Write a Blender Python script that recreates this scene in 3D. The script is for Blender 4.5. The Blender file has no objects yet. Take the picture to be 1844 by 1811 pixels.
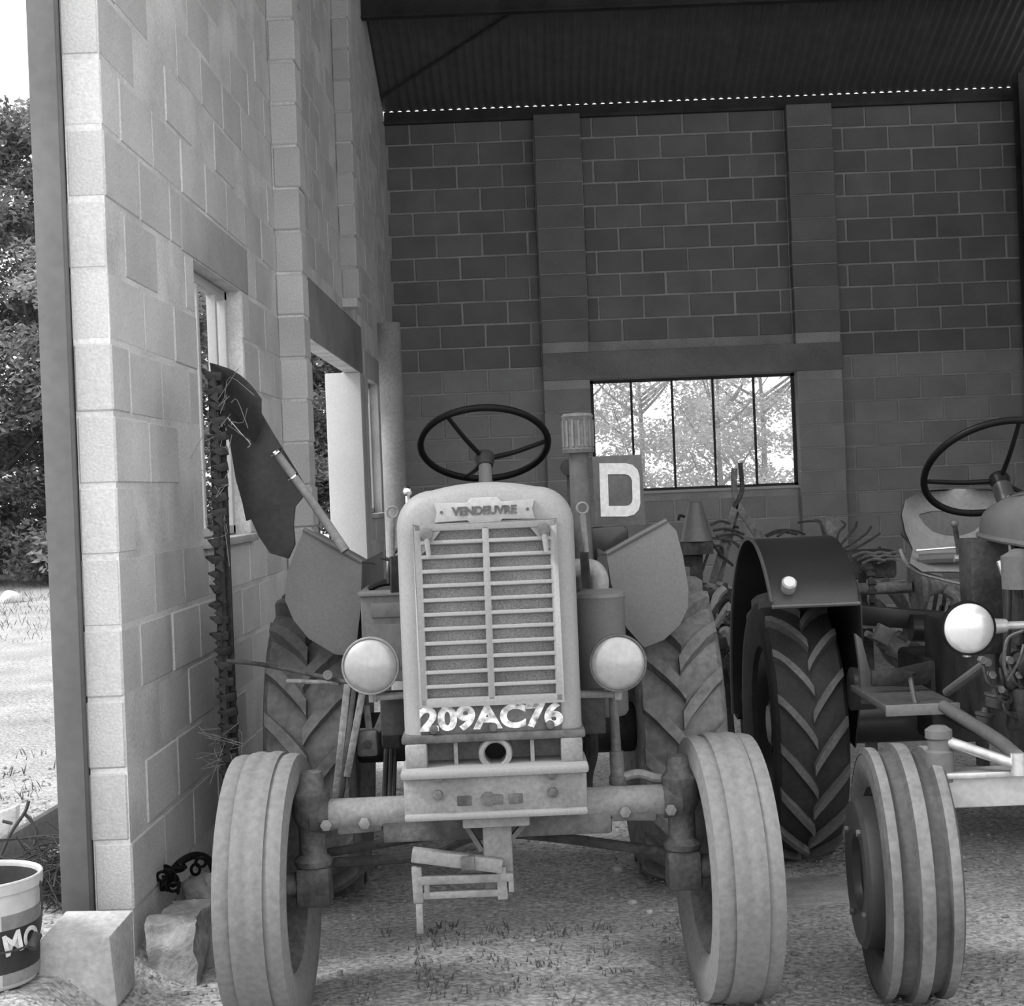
import bpy, bmesh, math, random
from mathutils import Vector, Matrix, noise
random.seed(7)
SC = bpy.context.scene
COL = SC.collection
R = math.radians

# ------------------------------------------------------------------ camera, world, sun, exposure
F, H, ROLL = 2800.0, 1.17, R(2.29)          # focal length in pixels, eye height, camera roll
PX, PY = 955.0, 880.0                       # principal point in the 1844x1811 frame
cam = bpy.data.cameras.new('camera')
cam.sensor_fit = 'HORIZONTAL'; cam.sensor_width = 56.0
cam.lens = 56.0 * F / 1844.0
cam.shift_x = -(PX - 922.0) / 1844.0
cam.shift_y = (PY - 905.5) / 1844.0
cam.clip_start = 0.05; cam.clip_end = 400
camo = bpy.data.objects.new('camera', cam); COL.objects.link(camo)
c_, s_ = math.cos(ROLL), math.sin(ROLL)
camo.matrix_world = Matrix(((c_, s_, 0, 0), (0, 0, -1, 0), (-s_, c_, 0, H), (0, 0, 0, 1)))
SC.camera = camo

world = bpy.data.worlds.new('overcast_sky'); SC.world = world
world.use_nodes = True
bg = world.node_tree.nodes['Background']
bg.inputs[0].default_value = (1, 1, 1, 1); bg.inputs[1].default_value = 1.0

sun = bpy.data.lights.new('sun', 'SUN'); sun.energy = 1.6; sun.angle = R(18); sun.color = (1, 1, 1)
suno = bpy.data.objects.new('sun', sun); COL.objects.link(suno)
suno.location = (-20, 8, 25)
suno.rotation_euler = (Vector((0.80, 0.20, -0.95))).to_track_quat('-Z', 'Y').to_euler()

vs = SC.view_settings
vs.view_transform = 'Standard'; vs.look = 'None'; vs.gamma = 1.0; vs.use_curve_mapping = False
vs.exposure = 1.05

def at(px, py, Y):
    """the point of the place that the photograph shows at (px, py), at depth Y metres"""
    dx, dy = px - PX, py - PY
    u = c_ * dx - s_ * dy; v = s_ * dx + c_ * dy
    return Vector((u * Y / F, Y, H - v * Y / F))

# ------------------------------------------------------------------ materials
MATS = {}
def mat(name, g, rough=.8, metal=0., nscale=6., namt=.25, fine=60., famt=.12, bump=.0, bscale=80., rnd=0., spec=.3, coords='Object', g2=None, trans=0.):
    """grey material: two octaves of noise on the colour, noise bump, per-object variation"""
    if name in MATS: return MATS[name]
    m = bpy.data.materials.new(name); m.use_nodes = True
    nt = m.node_tree; N = nt.nodes; Lk = nt.links
    b = N['Principled BSDF']
    b.inputs['Roughness'].default_value = rough; b.inputs['Metallic'].default_value = metal
    b.inputs['Specular IOR Level'].default_value = spec
    tc = N.new('ShaderNodeTexCoord')
    n1 = N.new('ShaderNodeTexNoise'); n1.inputs['Scale'].default_value = nscale; n1.inputs['Detail'].default_value = 4
    n2 = N.new('ShaderNodeTexNoise'); n2.inputs['Scale'].default_value = fine; n2.inputs['Detail'].default_value = 2
    Lk.new(tc.outputs[coords], n1.inputs['Vector']); Lk.new(tc.outputs[coords], n2.inputs['Vector'])
    if rnd:
        oi = N.new('ShaderNodeObjectInfo')
        ad = N.new('ShaderNodeVectorMath'); ad.operation = 'ADD'
        mu = N.new('ShaderNodeMath'); mu.operation = 'MULTIPLY'; mu.inputs[1].default_value = 37.
        Lk.new(oi.outputs['Random'], mu.inputs[0]); Lk.new(tc.outputs[coords], ad.inputs[0]); Lk.new(mu.outputs[0], ad.inputs[1])
        Lk.new(ad.outputs[0], n1.inputs['Vector'])
    def mr(src, lo, hi):
        q = N.new('ShaderNodeMapRange'); q.inputs[1].default_value = .3; q.inputs[2].default_value = .7
        q.inputs[3].default_value = lo; q.inputs[4].default_value = hi; Lk.new(src, q.inputs[0]); return q.outputs[0]
    def mul(a, bb):
        q = N.new('ShaderNodeMath'); q.operation = 'MULTIPLY'
        Lk.new(a, q.inputs[0]) if not isinstance(a, float) else q.inputs.__getitem__(0).__setattr__('default_value', a)
        Lk.new(bb, q.inputs[1]); return q.outputs[0]
    lo1, hi1 = (g * (1 - namt), g * (1 + namt)) if g2 is None else (g, g2)
    val = mul(mr(n1.outputs['Fac'], lo1, hi1), mr(n2.outputs['Fac'], 1 - famt, 1 + famt))
    if rnd:
        q = N.new('ShaderNodeMapRange'); q.inputs[3].default_value = 1 - rnd; q.inputs[4].default_value = 1 + rnd
        Lk.new(oi.outputs['Random'], q.inputs[0]); val = mul(val, q.outputs[0])
    cc = N.new('ShaderNodeCombineColor')
    for i in range(3): Lk.new(val, cc.inputs[i])
    Lk.new(cc.outputs[0], b.inputs['Base Color'])
    if bump:
        n3 = N.new('ShaderNodeTexNoise'); n3.inputs['Scale'].default_value = bscale; n3.inputs['Detail'].default_value = 5
        Lk.new(tc.outputs[coords], n3.inputs['Vector'])
        bp = N.new('ShaderNodeBump'); bp.inputs['Strength'].default_value = bump; bp.inputs['Distance'].default_value = .01
        Lk.new(n3.outputs['Fac'], bp.inputs['Height']); Lk.new(bp.outputs[0], b.inputs['Normal'])
    if trans:
        tl = N.new('ShaderNodeBsdfTranslucent'); mx = N.new('ShaderNodeMixShader'); mx.inputs[0].default_value = trans
        Lk.new(cc.outputs[0], tl.inputs[0]); Lk.new(b.outputs[0], mx.inputs[1]); Lk.new(tl.outputs[0], mx.inputs[2])
        Lk.new(mx.outputs[0], N['Material Output'].inputs[0])
    MATS[name] = m
    return m

def glass_mat():
    m = bpy.data.materials.new('window_glass'); m.use_nodes = True
    nt = m.node_tree; N = nt.nodes
    tr = N.new('ShaderNodeBsdfTransparent'); gl = N.new('ShaderNodeBsdfGlossy'); gl.inputs['Roughness'].default_value = .05
    mx = N.new('ShaderNodeMixShader'); mx.inputs[0].default_value = .06
    tr.inputs[0].default_value = (.95, .95, .95, 1)
    nt.links.new(tr.outputs[0], mx.inputs[1]); nt.links.new(gl.outputs[0], mx.inputs[2]); nt.links.new(mx.outputs[0], N['Material Output'].inputs[0])
    return m

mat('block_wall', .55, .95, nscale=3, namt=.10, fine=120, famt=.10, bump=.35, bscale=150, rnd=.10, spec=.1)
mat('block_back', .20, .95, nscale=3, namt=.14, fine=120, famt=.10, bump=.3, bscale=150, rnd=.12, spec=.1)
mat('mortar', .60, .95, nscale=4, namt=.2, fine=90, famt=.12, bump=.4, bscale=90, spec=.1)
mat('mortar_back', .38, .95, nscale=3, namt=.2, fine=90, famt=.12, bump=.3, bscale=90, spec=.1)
mat('concrete', .40, .9, nscale=2.5, namt=.18, fine=60, famt=.08, bump=.15, bscale=60, spec=.15)
mat('concrete_mid', .27, .9, nscale=2.5, namt=.2, fine=50, famt=.08, bump=.15, bscale=60, spec=.15)
mat('cast_black', .07, .7, nscale=9, namt=.5, fine=70, famt=.25, bump=.4, bscale=50, spec=.3)
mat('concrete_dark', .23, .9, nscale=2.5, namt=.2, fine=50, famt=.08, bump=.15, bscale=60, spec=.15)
mat('concrete_white', .50, .9, nscale=2, namt=.06, fine=60, famt=.05, bump=.1, spec=.15)
mat('post_steel', .15, .75, nscale=2, namt=.15, fine=30, famt=.08, spec=.3)
mat('steel_dark', .045, .6, nscale=5, namt=.3, spec=.3)
mat('roof_iron', .10, .55, nscale=1.5, namt=.2, fine=10, famt=.1, spec=.2)
mat('dirt', .35, 1., nscale=1.6, namt=.2, fine=55, famt=.42, bump=1., bscale=70, spec=.05)
mat('dirt_clod', .33, 1., nscale=8, namt=.3, bump=.5, spec=.05, rnd=.3)
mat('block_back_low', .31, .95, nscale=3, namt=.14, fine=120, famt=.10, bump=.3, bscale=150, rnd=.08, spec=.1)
mat('cutter_black', .018, .6, nscale=12, namt=.5, fine=60, famt=.25, bump=.3, spec=.4)
mat('stack_grey', .085, .6, nscale=8, namt=.2, fine=60, famt=.12, spec=.3)
mat('stone_pale', .46, .95, nscale=8, namt=.2, bump=.3, spec=.05, rnd=.15)
mat('shell_paint', .24, .55, nscale=3.5, namt=.10, fine=140, famt=.08, bump=.05, bscale=150, spec=.35)
mat('cast_paint', .20, .65, nscale=7, namt=.28, fine=90, famt=.15, bump=.2, bscale=60, spec=.3)
mat('cast_dirty', .10, .75, nscale=9, namt=.45, fine=70, famt=.2, bump=.4, bscale=50, spec=.25)
mat('fender_paint', .145, .55, nscale=4, namt=.10, fine=120, famt=.08, bump=.05, spec=.3)
mat('engine_grime', .032, .6, nscale=8, namt=.5, fine=60, famt=.25, bump=.3, bscale=40, spec=.35)
mat('radiator_mesh', .24, .8, nscale=6, namt=.3, fine=260, famt=.3, bump=.5, bscale=260, spec=.2)
mat('band_dark', .09, .7, nscale=12, namt=.4, fine=90, famt=.2, spec=.3)
mat('tyre_dusty', .165, .95, nscale=2, namt=.08, fine=60, famt=.12, bump=.25, bscale=45, spec=.1)
mat('tyre_muddy', .17, .95, nscale=6, namt=.3, fine=40, famt=.2, bump=.5, bscale=30, spec=.1)
mat('tyre_black', .035, .75, nscale=7, namt=.3, fine=60, famt=.15, bump=.1, bscale=60, spec=.3)
mat('tyre_lug_worn', .13, .85, nscale=9, namt=.2, fine=80, famt=.15, spec=.2)
mat('tyre_grey', .072, .85, nscale=6, namt=.25, fine=60, famt=.15, bump=.1, spec=.2)
mat('tine_grey', .26, .7, nscale=10, namt=.3, spec=.3)
mat('tyre_rib_pale', .15, .9, nscale=8, namt=.2, fine=60, famt=.15, spec=.15)
mat('rubber_black', .007, .4, nscale=8, namt=.3, spec=.12)
mat('chrome', .75, .12, 1., namt=.05, famt=.03)
mat('lens_silver', .34, .30, .45, nscale=14, namt=.10, fine=60, famt=.06, spec=.6)
mat('lens_bright', .62, .22, .35, nscale=10, namt=.04, fine=60, famt=.04, spec=.6)
mat('white_paint', .7, .7, nscale=9, namt=.06, spec=.3)
mat('worn_white', .15, .75, nscale=48, fine=80, famt=.1, g2=1.15, spec=.2)
mat('plate_pale', .33, .5, nscale=9, namt=.08, spec=.4)
mat('axle_white', .42, .7, nscale=9, namt=.1, fine=60, famt=.1, spec=.3)
mat('straw', .2, .9, nscale=5, namt=.3)
mat('sign_grey', .12, .7, nscale=6, namt=.2, spec=.3)
mat('dark_paint', .03, .35, nscale=3, namt=.2, fine=80, famt=.1, spec=.5)
mat('tractor_grey', .10, .45, nscale=4, namt=.2, fine=60, famt=.1, spec=.45)
mat('bright_steel', .5, .4, .7, nscale=12, namt=.2, spec=.5)
mat('rust', .05, .85, nscale=10, namt=.45, fine=60, famt=.25, bump=.3, spec=.2)
mat('rust_light', .14, .85, nscale=10, namt=.35, fine=60, famt=.25, bump=.3, spec=.2)
mat('board_black', .028, .5, nscale=4, namt=.3, fine=60, famt=.2, spec=.4)
mat('wood_stick', .22, .7, nscale=9, namt=.2, spec=.3)
mat('plank', .30, .85, nscale=5, namt=.3, fine=50, famt=.15, spec=.1)
mat('plank_dark', .10, .85, nscale=5, namt=.3, fine=50, famt=.15, spec=.1)
mat('twig', .06, .9, nscale=5, namt=.3, spec=.1)
mat('bucket_white', .5, .5, nscale=5, namt=.10, fine=30, famt=.08, spec=.4)
mat('bucket_inside', .05, .6, nscale=5, namt=.3, spec=.3)
mat('label_grey', .22, .6, nscale=8, namt=.15, spec=.3)
mat('label_black', .03, .6, nscale=8, namt=.15, spec=.3)
mat('pipe_cement', .23, .85, nscale=5, namt=.15, fine=60, famt=.12, spec=.15)
mat('leaf', .28, .7, nscale=1.2, namt=.45, fine=9, famt=.3, spec=.3, trans=.3)
mat('leaf_dark', .19, .7, nscale=1.2, namt=.5, fine=9, famt=.35, spec=.3, trans=.25)
mat('leaf_pale', .40, .7, nscale=1.5, namt=.35, fine=9, famt=.3, spec=.3, trans=.45)
mat('bark', .10, .9, nscale=5, namt=.3, spec=.1)
mat('grass', .16, .8, nscale=2, namt=.4, spec=.2, trans=.25)
mat('seat_pad', .10, .6, nscale=4, namt=.15, spec=.35)
mat('seat_worn', .22, .55, nscale=6, namt=.2, spec=.4)
MATS['glass'] = glass_mat()

# ------------------------------------------------------------------ mesh helpers
def catmull(pts, k=6):
    pts = [Vector(p) for p in pts]
    if len(pts) < 3: return pts
    out = []
    P = [2 * pts[0] - pts[1]] + pts + [2 * pts[-1] - pts[-2]]
    for i in range(1, len(P) - 2):
        p0, p1, p2, p3 = P[i-1], P[i], P[i+1], P[i+2]
        for j in range(k):
            t = j / k
            out.append(.5 * ((2*p1) + (p2-p0)*t + (2*p0-5*p1+4*p2-p3)*t*t + (3*p1-p0-3*p2+p3)*t**3))
    out.append(pts[-1])
    return out

class MB:
    def __init__(s): s.v = []; s.f = []; s.m = []; s.cur = 0
    def add(s, vs, fs):
        o = len(s.v); s.v += [tuple(v) for v in vs]
        s.f += [tuple(i + o for i in f) for f in fs]; s.m += [s.cur] * len(fs)
        return s
    def slot(s, i): s.cur = i; return s
    def box(s, x0, x1, y0, y1, z0, z1):
        return s.add([(x0,y0,z0),(x1,y0,z0),(x1,y1,z0),(x0,y1,z0),(x0,y0,z1),(x1,y0,z1),(x1,y1,z1),(x0,y1,z1)],
                     [(0,3,2,1),(4,5,6,7),(0,1,5,4),(1,2,6,5),(2,3,7,6),(3,0,4,7)])
    def obox(s, c, size, rot=(0,0,0)):
        from mathutils import Euler
        E = Euler(rot).to_matrix(); c = Vector(c); a, b, d = [q/2 for q in size]
        vs = [c + E @ Vector((x, y, z)) for z in (-d, d) for (x, y) in ((-a,-b),(a,-b),(a,b),(-a,b))]
        return s.add(vs, [(0,3,2,1),(4,5,6,7),(0,1,5,4),(1,2,6,5),(2,3,7,6),(3,0,4,7)])
    def bar(s, p0, p1, w, h, up=(0,0,1)):
        """rectangular bar from p0 to p1, w across and h along up"""
        p0, p1 = Vector(p0), Vector(p1); d = (p1-p0).normalized(); up = Vector(up)
        a = d.cross(up)
        if a.length < 1e-4: a = d.cross(Vector((1,0,0)))
        a.normalize(); b = a.cross(d).normalized()
        vs = [p + a*x*w/2 + b*y*h/2 for p in (p0, p1) for (x, y) in ((-1,-1),(1,-1),(1,1),(-1,1))]
        return s.add(vs, [(0,3,2,1),(4,5,6,7),(0,1,5,4),(1,2,6,5),(2,3,7,6),(3,0,4,7)])
    def rings(s, rings, closed=True, cap0=True, cap1=True):
        n = len(rings[0]); vs = [p for r in rings for p in r]; fs = []
        for i in range(len(rings)-1):
            for j in range(n if closed else n-1):
                a = i*n + j; b = i*n + (j+1) % n
                fs.append((a, b, b+n, a+n))
        if cap0: fs.append(tuple(reversed(range(n))))
        if cap1: fs.append(tuple(range((len(rings)-1)*n, len(rings)*n)))
        return s.add(vs, fs)
    def cyl(s, p0, p1, r0, r1=None, n=16, caps=True):
        r1 = r0 if r1 is None else r1
        p0, p1 = Vector(p0), Vector(p1); d = (p1-p0).normalized()
        a = d.cross(Vector((0,0,1)))
        if a.length < 1e-3: a = d.cross(Vector((1,0,0)))
        a.normalize(); b = d.cross(a).normalized()
        rg = [[p + (a*math.cos(2*math.pi*k/n) + b*math.sin(2*math.pi*k/n))*r for k in range(n)] for p, r in ((p0,r0),(p1,r1))]
        return s.rings(rg, True, caps, caps)
    def tube(s, pts, r, n=8, k=6, smooth=True, r1=None):
        P = catmull(pts, k) if smooth else [Vector(p) for p in pts]
        rg = []; prev = None
        for i, p in enumerate(P):
            d = (P[min(i+1, len(P)-1)] - P[max(i-1, 0)]).normalized()
            if prev is None:
                a = d.cross(Vector((0,0,1)))
                if a.length < 1e-3: a = d.cross(Vector((1,0,0)))
            else: a = prev - d * prev.dot(d)
            a.normalize(); prev = a; b = d.cross(a)
            rr = r if r1 is None else r + (r1-r)*i/(len(P)-1)
            rg.append([p + (a*math.cos(2*math.pi*k2/n) + b*math.sin(2*math.pi*k2/n))*rr for k2 in range(n)])
        return s.rings(rg)
    def lathe(s, prof, c, axis=(1,0,0), n=48, closed=False):
        """prof: (along, radius) pairs about an axis through c"""
        c = Vector(c); d = Vector(axis).normalized()
        a = d.cross(Vector((0,0,1)))
        if a.length < 1e-3: a = d.cross(Vector((1,0,0)))
        a.normalize(); b = d.cross(a).normalized()
        rg = [[c + d*h + (a*math.cos(2*math.pi*k/n) + b*math.sin(2*math.pi*k/n))*max(r, 1e-5) for k in range(n)] for h, r in prof]
        if closed: rg.append(rg[0])
        return s.rings(rg, True, False, False)
    def torus(s, c, axis, Rr, r, n=48, m=10):
        prof = [(r*math.sin(2*math.pi*k/m), Rr + r*math.cos(2*math.pi*k/m)) for k in range(m+1)]
        return s.lathe(prof, c, axis, n)
    def sphere(s, c, r, sc=(1,1,1), n=16, m=10):
        c = Vector(c); rg = []
        for i in range(m+1):
            th = math.pi*i/m
            rg.append([c + Vector((r*sc[0]*math.sin(th)*math.cos(2*math.pi*j/n), r*sc[1]*math.sin(th)*math.sin(2*math.pi*j/n), r*sc[2]*math.cos(th))) for j in range(n)])
        return s.rings(rg, True, False, False)
    def plate(s, pts, off):
        """flat polygon pts (3-D) thickened by the vector off"""
        off = Vector(off); P = [Vector(p) for p in pts]; n = len(P)
        vs = P + [p + off for p in P]
        fs = [tuple(range(n)), tuple(reversed(range(n, 2*n)))] + [(i, (i+1) % n, (i+1) % n + n, i+n) for i in range(n)]
        return s.add(vs, fs)
    def mesh(s, name, mats, bevel=0., seg=2, sharp=35, merge=True):
        me = bpy.data.meshes.new(name); me.from_pydata(s.v, [], s.f)
        for m_ in (mats if isinstance(mats, (list, tuple)) else [mats]): me.materials.append(MATS[m_] if isinstance(m_, str) else m_)
        if any(s.m): me.polygons.foreach_set('material_index', s.m)
        bm = bmesh.new(); bm.from_mesh(me)
        if merge: bmesh.ops.remove_doubles(bm, verts=bm.verts, dist=1e-5)
        bmesh.ops.recalc_face_normals(bm, faces=bm.faces)
        if bevel:
            ed = [e for e in bm.edges if len(e.link_faces) == 2 and e.calc_face_angle(0) > R(40)]
            if ed: bmesh.ops.bevel(bm, geom=ed, offset=bevel, segments=seg, affect='EDGES', profile=.5, clamp_overlap=True)
        bm.to_mesh(me); bm.free()
        me.shade_smooth(); me.set_sharp_from_angle(angle=R(sharp))
        return me
    def build(s, name, mats, parent=None, bevel=0., seg=2, sharp=35, merge=True, **kw):
        return obj(name, s.mesh(name, mats, bevel, seg, sharp, merge), parent, **kw)

def obj(name, me, parent=None, loc=None, rot=None, label=None, cat=None, group=None, kind=None):
    o = bpy.data.objects.new(name, me); COL.objects.link(o)
    if parent: o.parent = parent
    if loc is not None: o.location = loc
    if rot is not None: o.rotation_euler = rot
    return tag(o, label, cat, group, kind)

def tag(o, label=None, cat=None, group=None, kind=None):
    for k, v in (('label', label), ('category', cat), ('group', group), ('kind', kind)):
        if v: o[k] = v
    return o

def empty(name, loc=(0,0,0), rz=0., **kw):
    o = obj(name, None, None, loc, (0,0,rz)); o.empty_display_size = .1
    return tag(o, kw.get('label'), kw.get('cat'), kw.get('group'), kw.get('kind'))

def text(name, body, size, mat_name, parent, loc, rot=(R(90),0,0), sx=1., extrude=.001, bold=0., align='CENTER'):
    cu = bpy.data.curves.new(name, 'FONT'); cu.body = body; cu.size = size; cu.extrude = extrude
    cu.align_x = align; cu.align_y = 'CENTER'; cu.offset = bold
    cu.materials.append(MATS[mat_name])
    o = bpy.data.objects.new(name, cu); COL.objects.link(o); o.parent = parent
    dg = bpy.context.evaluated_depsgraph_get()
    me = bpy.data.meshes.new_from_object(o.evaluated_get(dg)); me.name = name
    bpy.data.objects.remove(o); bpy.data.curves.remove(cu)
    m = obj(name, me, parent, loc, rot); m.scale = (sx, 1, 1)
    return m

# ------------------------------------------------------------------ ground
XW = -1.185                     # inner face of the left wall
def smooth(a, b, t):
    t = max(0., min(1., (t-a)/(b-a))); return t*t*(3-2*t)
def ground_z(x, y):
    z = -.195 - .05*smooth(4.2, 5.5, y)
    z += .10*smooth(-1.0, -1.22, x)*smooth(4.2, 4.6, y)*(1-smooth(13., 14., y))     # earth banked against the wall
    out = smooth(-1.12, -1.34, x)
    z = z*(1-out) + out*(-.075 + .09*smooth(6, 22, y))
    z += .10*smooth(14, 24, y)
    return z
def ground_fine(x, y):
    n = noise.noise(Vector((x*1.7, y*1.7, 0)))*.012 + noise.noise(Vector((x*6, y*6, 3)))*.008 + noise.noise(Vector((x*17, y*17, 7)))*.006
    return ground_z(x, y) + n
def axis_pts(lo, a, b, hi, step):
    xs = []; x = a; g = step
    while x > lo: xs.append(x); x -= g; g *= 1.25
    xs.append(lo); xs.reverse(); x = a + step
    while x < b: xs.append(x); x += step
    g = step
    while x < hi: xs.append(x); x += g; g *= 1.25
    xs.append(hi); return xs
gx = axis_pts(-70, -3.2, 2.6, 70, .035); gy = axis_pts(-14, 3.2, 6.6, 110, .035)
g = MB()
nx = len(gx)
g.v = [(x, y, ground_fine(x, y)) for y in gy for x in gx]
g.f = [(j*nx+i, j*nx+i+1, (j+1)*nx+i+1, (j+1)*nx+i) for j in range(len(gy)-1) for i in range(nx-1)]
g.m = [0]*len(g.f)
floor = g.build('floor', 'dirt', merge=False, sharp=180, kind='structure', label='bare dusty earth floor and yard')

# clods and small stones on the floor: nobody could count them
g = MB()
ico = bmesh.new(); bmesh.ops.create_icosphere(ico, subdivisions=1, radius=1.)
icov = [v.co.copy() for v in ico.verts]; icof = [tuple(v.index for v in f.verts) for f in ico.faces]; ico.free()
for i in range(9000):
    y = 3.3 + 4.2*random.random()**1.5; x = random.uniform(-.5*y*.75, .36*y) if random.random() < .8 else random.uniform(-3.2, -1.4)
    if -1.42 < x < -1.15 and y > 4.35: continue
    r = .003 + .009*random.random()**3
    zz = ground_fine(x, y); sc = Vector((random.uniform(.7,1.5), random.uniform(.7,1.4), random.uniform(.4,.8)))*r
    a = random.random()*6.3; ca, sa = math.cos(a), math.sin(a)
    g.add([(x + ca*q.x*sc.x - sa*q.y*sc.y, y + sa*q.x*sc.x + ca*q.y*sc.y, zz + q.z*sc.z + r*.2) for q in icov], icof)
g.build('gravel', 'dirt_clod', merge=False, sharp=180, kind='stuff', label='loose clods and small stones scattered on the earth floor')

# tufts of short weeds on the floor under and before the tractor
g = MB()
def blades(cx, cy, n, spread, hmax):
    for i in range(n):
        x = cx + random.gauss(0, spread); y = cy + random.gauss(0, spread); z = ground_fine(x, y)
        h = hmax*random.uniform(.4, 1.); a = random.random()*6.3; w = .004
        dx, dy = math.cos(a), math.sin(a); lx, ly = random.uniform(-.6,.6)*h, random.uniform(-.6,.6)*h
        g.add([(x-dx*w, y-dy*w, z-.003), (x+dx*w, y+dy*w, z-.003), (x+lx*.4, y+ly*.4, z+h*.6), (x+lx, y+ly, z+h)], [(0,1,2), (1,3,2)])
for k in range(70):
    blades(random.uniform(-.55, .5), random.uniform(3.5, 5.0), 9, .03, .03)
for k in range(40):
    blades(random.uniform(-2.6, -1.7), random.uniform(5., 8.), 10, .05, .06)
for k in range(260):
    blades(random.uniform(-9, -3), random.uniform(14, 24), 12, .25, .09)
g.build('grass', 'grass', merge=False, kind='stuff', label='sparse short weeds growing from the trodden earth')

# ------------------------------------------------------------------ masonry
CH = .205
def chamfer_block(lx, ly, lz, b=.007):
    g = MB().box(-lx/2, lx/2, -ly/2, ly/2, -lz/2, lz/2)
    return g, b
BLK = {}
def block_mesh(lx, ly, lz, mname):
    key = (round(lx, 3), round(ly, 3), round(lz, 3), mname)
    if key not in BLK:
        g, b = chamfer_block(*key[:3]); BLK[key] = g.mesh('block', mname, bevel=.006, seg=1, sharp=30)
    return BLK[key]
YF, YB, ZE, SL, YR = 4.45, 14.0, 4.60, .36, 9.2       # wall front end, back wall face, eave height, roof slope, ridge
def roof_z(y): return ZE + SL*(YB - max(y, YR)) - (SL*(YR - y) if y < YR else 0)

def bond(a0, a1, ztop, openings, start=0., L=.41):
    """running-bond blocks (a from, a to, z from, z to); openings are (a0, a1, z0, z1)"""
    out = []; k = 0
    while k*CH < ztop - .05:
        z0, z1 = k*CH, (k+1)*CH
        segs = [(a0, a1)]
        for (o0, o1, p0, p1) in openings:
            if z0 + .03 < p1 and z1 - .03 > p0:
                ns = []
                for (q0, q1) in segs:
                    if o0 > q0 + .02: ns.append((q0, min(q1, o0)))
                    if o1 < q1 - .02: ns.append((max(q0, o1), q1))
                    if o1 <= q0 or o0 >= q1:
                        if (q0, q1) not in ns: ns.append((q0, q1))
                segs = [t for t in dict.fromkeys(ns) if t[1]-t[0] > .04]
        for (q0, q1) in segs:
            x = start + (k % 2)*L/2 + math.floor((q0 - start - (k % 2)*L/2)/L)*L
            while x < q1 - .01:
                b0, b1 = max(x, q0), min(x+L, q1)
                if b1 - b0 > .05: out.append((b0, b1, z0, z1))
                x += L
        k += 1
    return out

def project(p):
    u = p[0]*F/p[1]; v = (H-p[2])*F/p[1]
    return PX + c_*u + s_*v, PY - s_*u + c_*v

def lay(parent, blocks, axis, c0, depth, mname, joint=.012, jit=.002, cap=300):
    """blocks as objects: the 300 that show largest, the rest joined"""
    items = []
    for (a0, a1, z0, z1) in blocks:
        ctr = Vector((c0, (a0+a1)/2, (z0+z1)/2)) if axis == 'Y' else Vector(((a0+a1)/2, c0, (z0+z1)/2))
        fp = ctr.copy()
        if fp.y < .5: continue
        px, py = project(fp); vis = -20 < px < 1864 and -25 < py < 1836
        items.append((vis, (a1-a0)*F/fp.y*(abs(fp.x)/fp.y if axis == 'Y' else 1.), a0, a1, z0, z1, ctr))
    items.sort(key=lambda t: (not t[0], -t[1]))
    rest = MB()
    for i, (vis, sz, a0, a1, z0, z1, ctr) in enumerate(items):
        la = a1-a0-joint; lz = z1-z0-joint
        j = Vector((random.uniform(-jit, jit), random.uniform(-jit, jit), random.uniform(-jit, jit)*.6))
        if vis and i < cap:
            me = block_mesh(depth, la, lz, mname) if axis == 'Y' else block_mesh(la, depth, lz, mname)
            obj('block', me, parent, ctr + j)
        else:
            d = (depth/2, la/2, lz/2) if axis == 'Y' else (la/2, depth/2, lz/2)
            c = ctr + j
            rest.box(c.x-d[0], c.x+d[0], c.y-d[1], c.y+d[1], c.z-d[2], c.z+d[2])
    if rest.v: rest.build('far_blocks', mname, parent, merge=False, kind='stuff')

# left wall ---------------------------------------------------------
W1 = (5.63, 6.55, 1.025, 2.05); D2 = (7.92, 11.05, -.4, 2.05); W3 = (11.62, 12.40, 1.025, 2.05)
L1 = (5.44, 6.72, 2.05, 2.255); L2 = (7.55, 11.30, 2.05, 2.40); L3 = (11.48, 12.55, 2.05, 2.255)
def cells(a0, a1, cuts, ztop_fn, openings, zlow):
    ys = sorted(set([a0, a1] + [c for c in cuts if a0 < c < a1])); out = []
    for y0, y1 in zip(ys[:-1], ys[1:]):
        ym = (y0+y1)/2; zs = sorted(set([zlow] + [z for (o0, o1, p0, p1) in openings if o0 < ym < o1 for z in (p0, p1) if z > zlow]))
        zs.append(None)
        for z0, z1 in zip(zs[:-1], zs[1:]):
            zm = (z0 + (z1 if z1 is not None else z0+.5))/2
            if any(o0 < ym < o1 and p0 < zm < p1 for (o0, o1, p0, p1) in openings): continue
            out.append((y0, y1, z0, z1))
    return out
opL = [W1, D2, W3]
cuts = [o for w in opL for o in w[:2]] + [YR] + [YF + .5*i for i in range(20)]
g = MB(); e = .002
xa, xb = XW - .11 + e, XW - e
for (y0, y1, z0, z1) in cells(YF+.010, YB+.2, cuts, roof_z, opL, -.5):
    t0 = z1 if z1 is not None else roof_z(y0) - .02; t1 = z1 if z1 is not None else roof_z(y1) - .02
    vs = [(xa,y0,z0),(xb,y0,z0),(xb,y1,z0),(xa,y1,z0),(xa,y0,t0),(xb,y0,t0),(xb,y1,t1),(xa,y1,t1)]
    g.add(vs, [(0,3,2,1),(4,5,6,7),(0,1,5,4),(1,2,6,5),(2,3,7,6),(3,0,4,7)])
wall_left = g.build('wall_left', 'mortar', merge=False, kind='structure', label='grey concrete block side wall with openings')
bl = bond(YF, YB, 6.3, opL + [L1, L2, L3], start=YF)
bl = [b for b in bl if b[3] < roof_z(b[0])+.02 and b[3] < roof_z(b[1])+.02]
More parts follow.
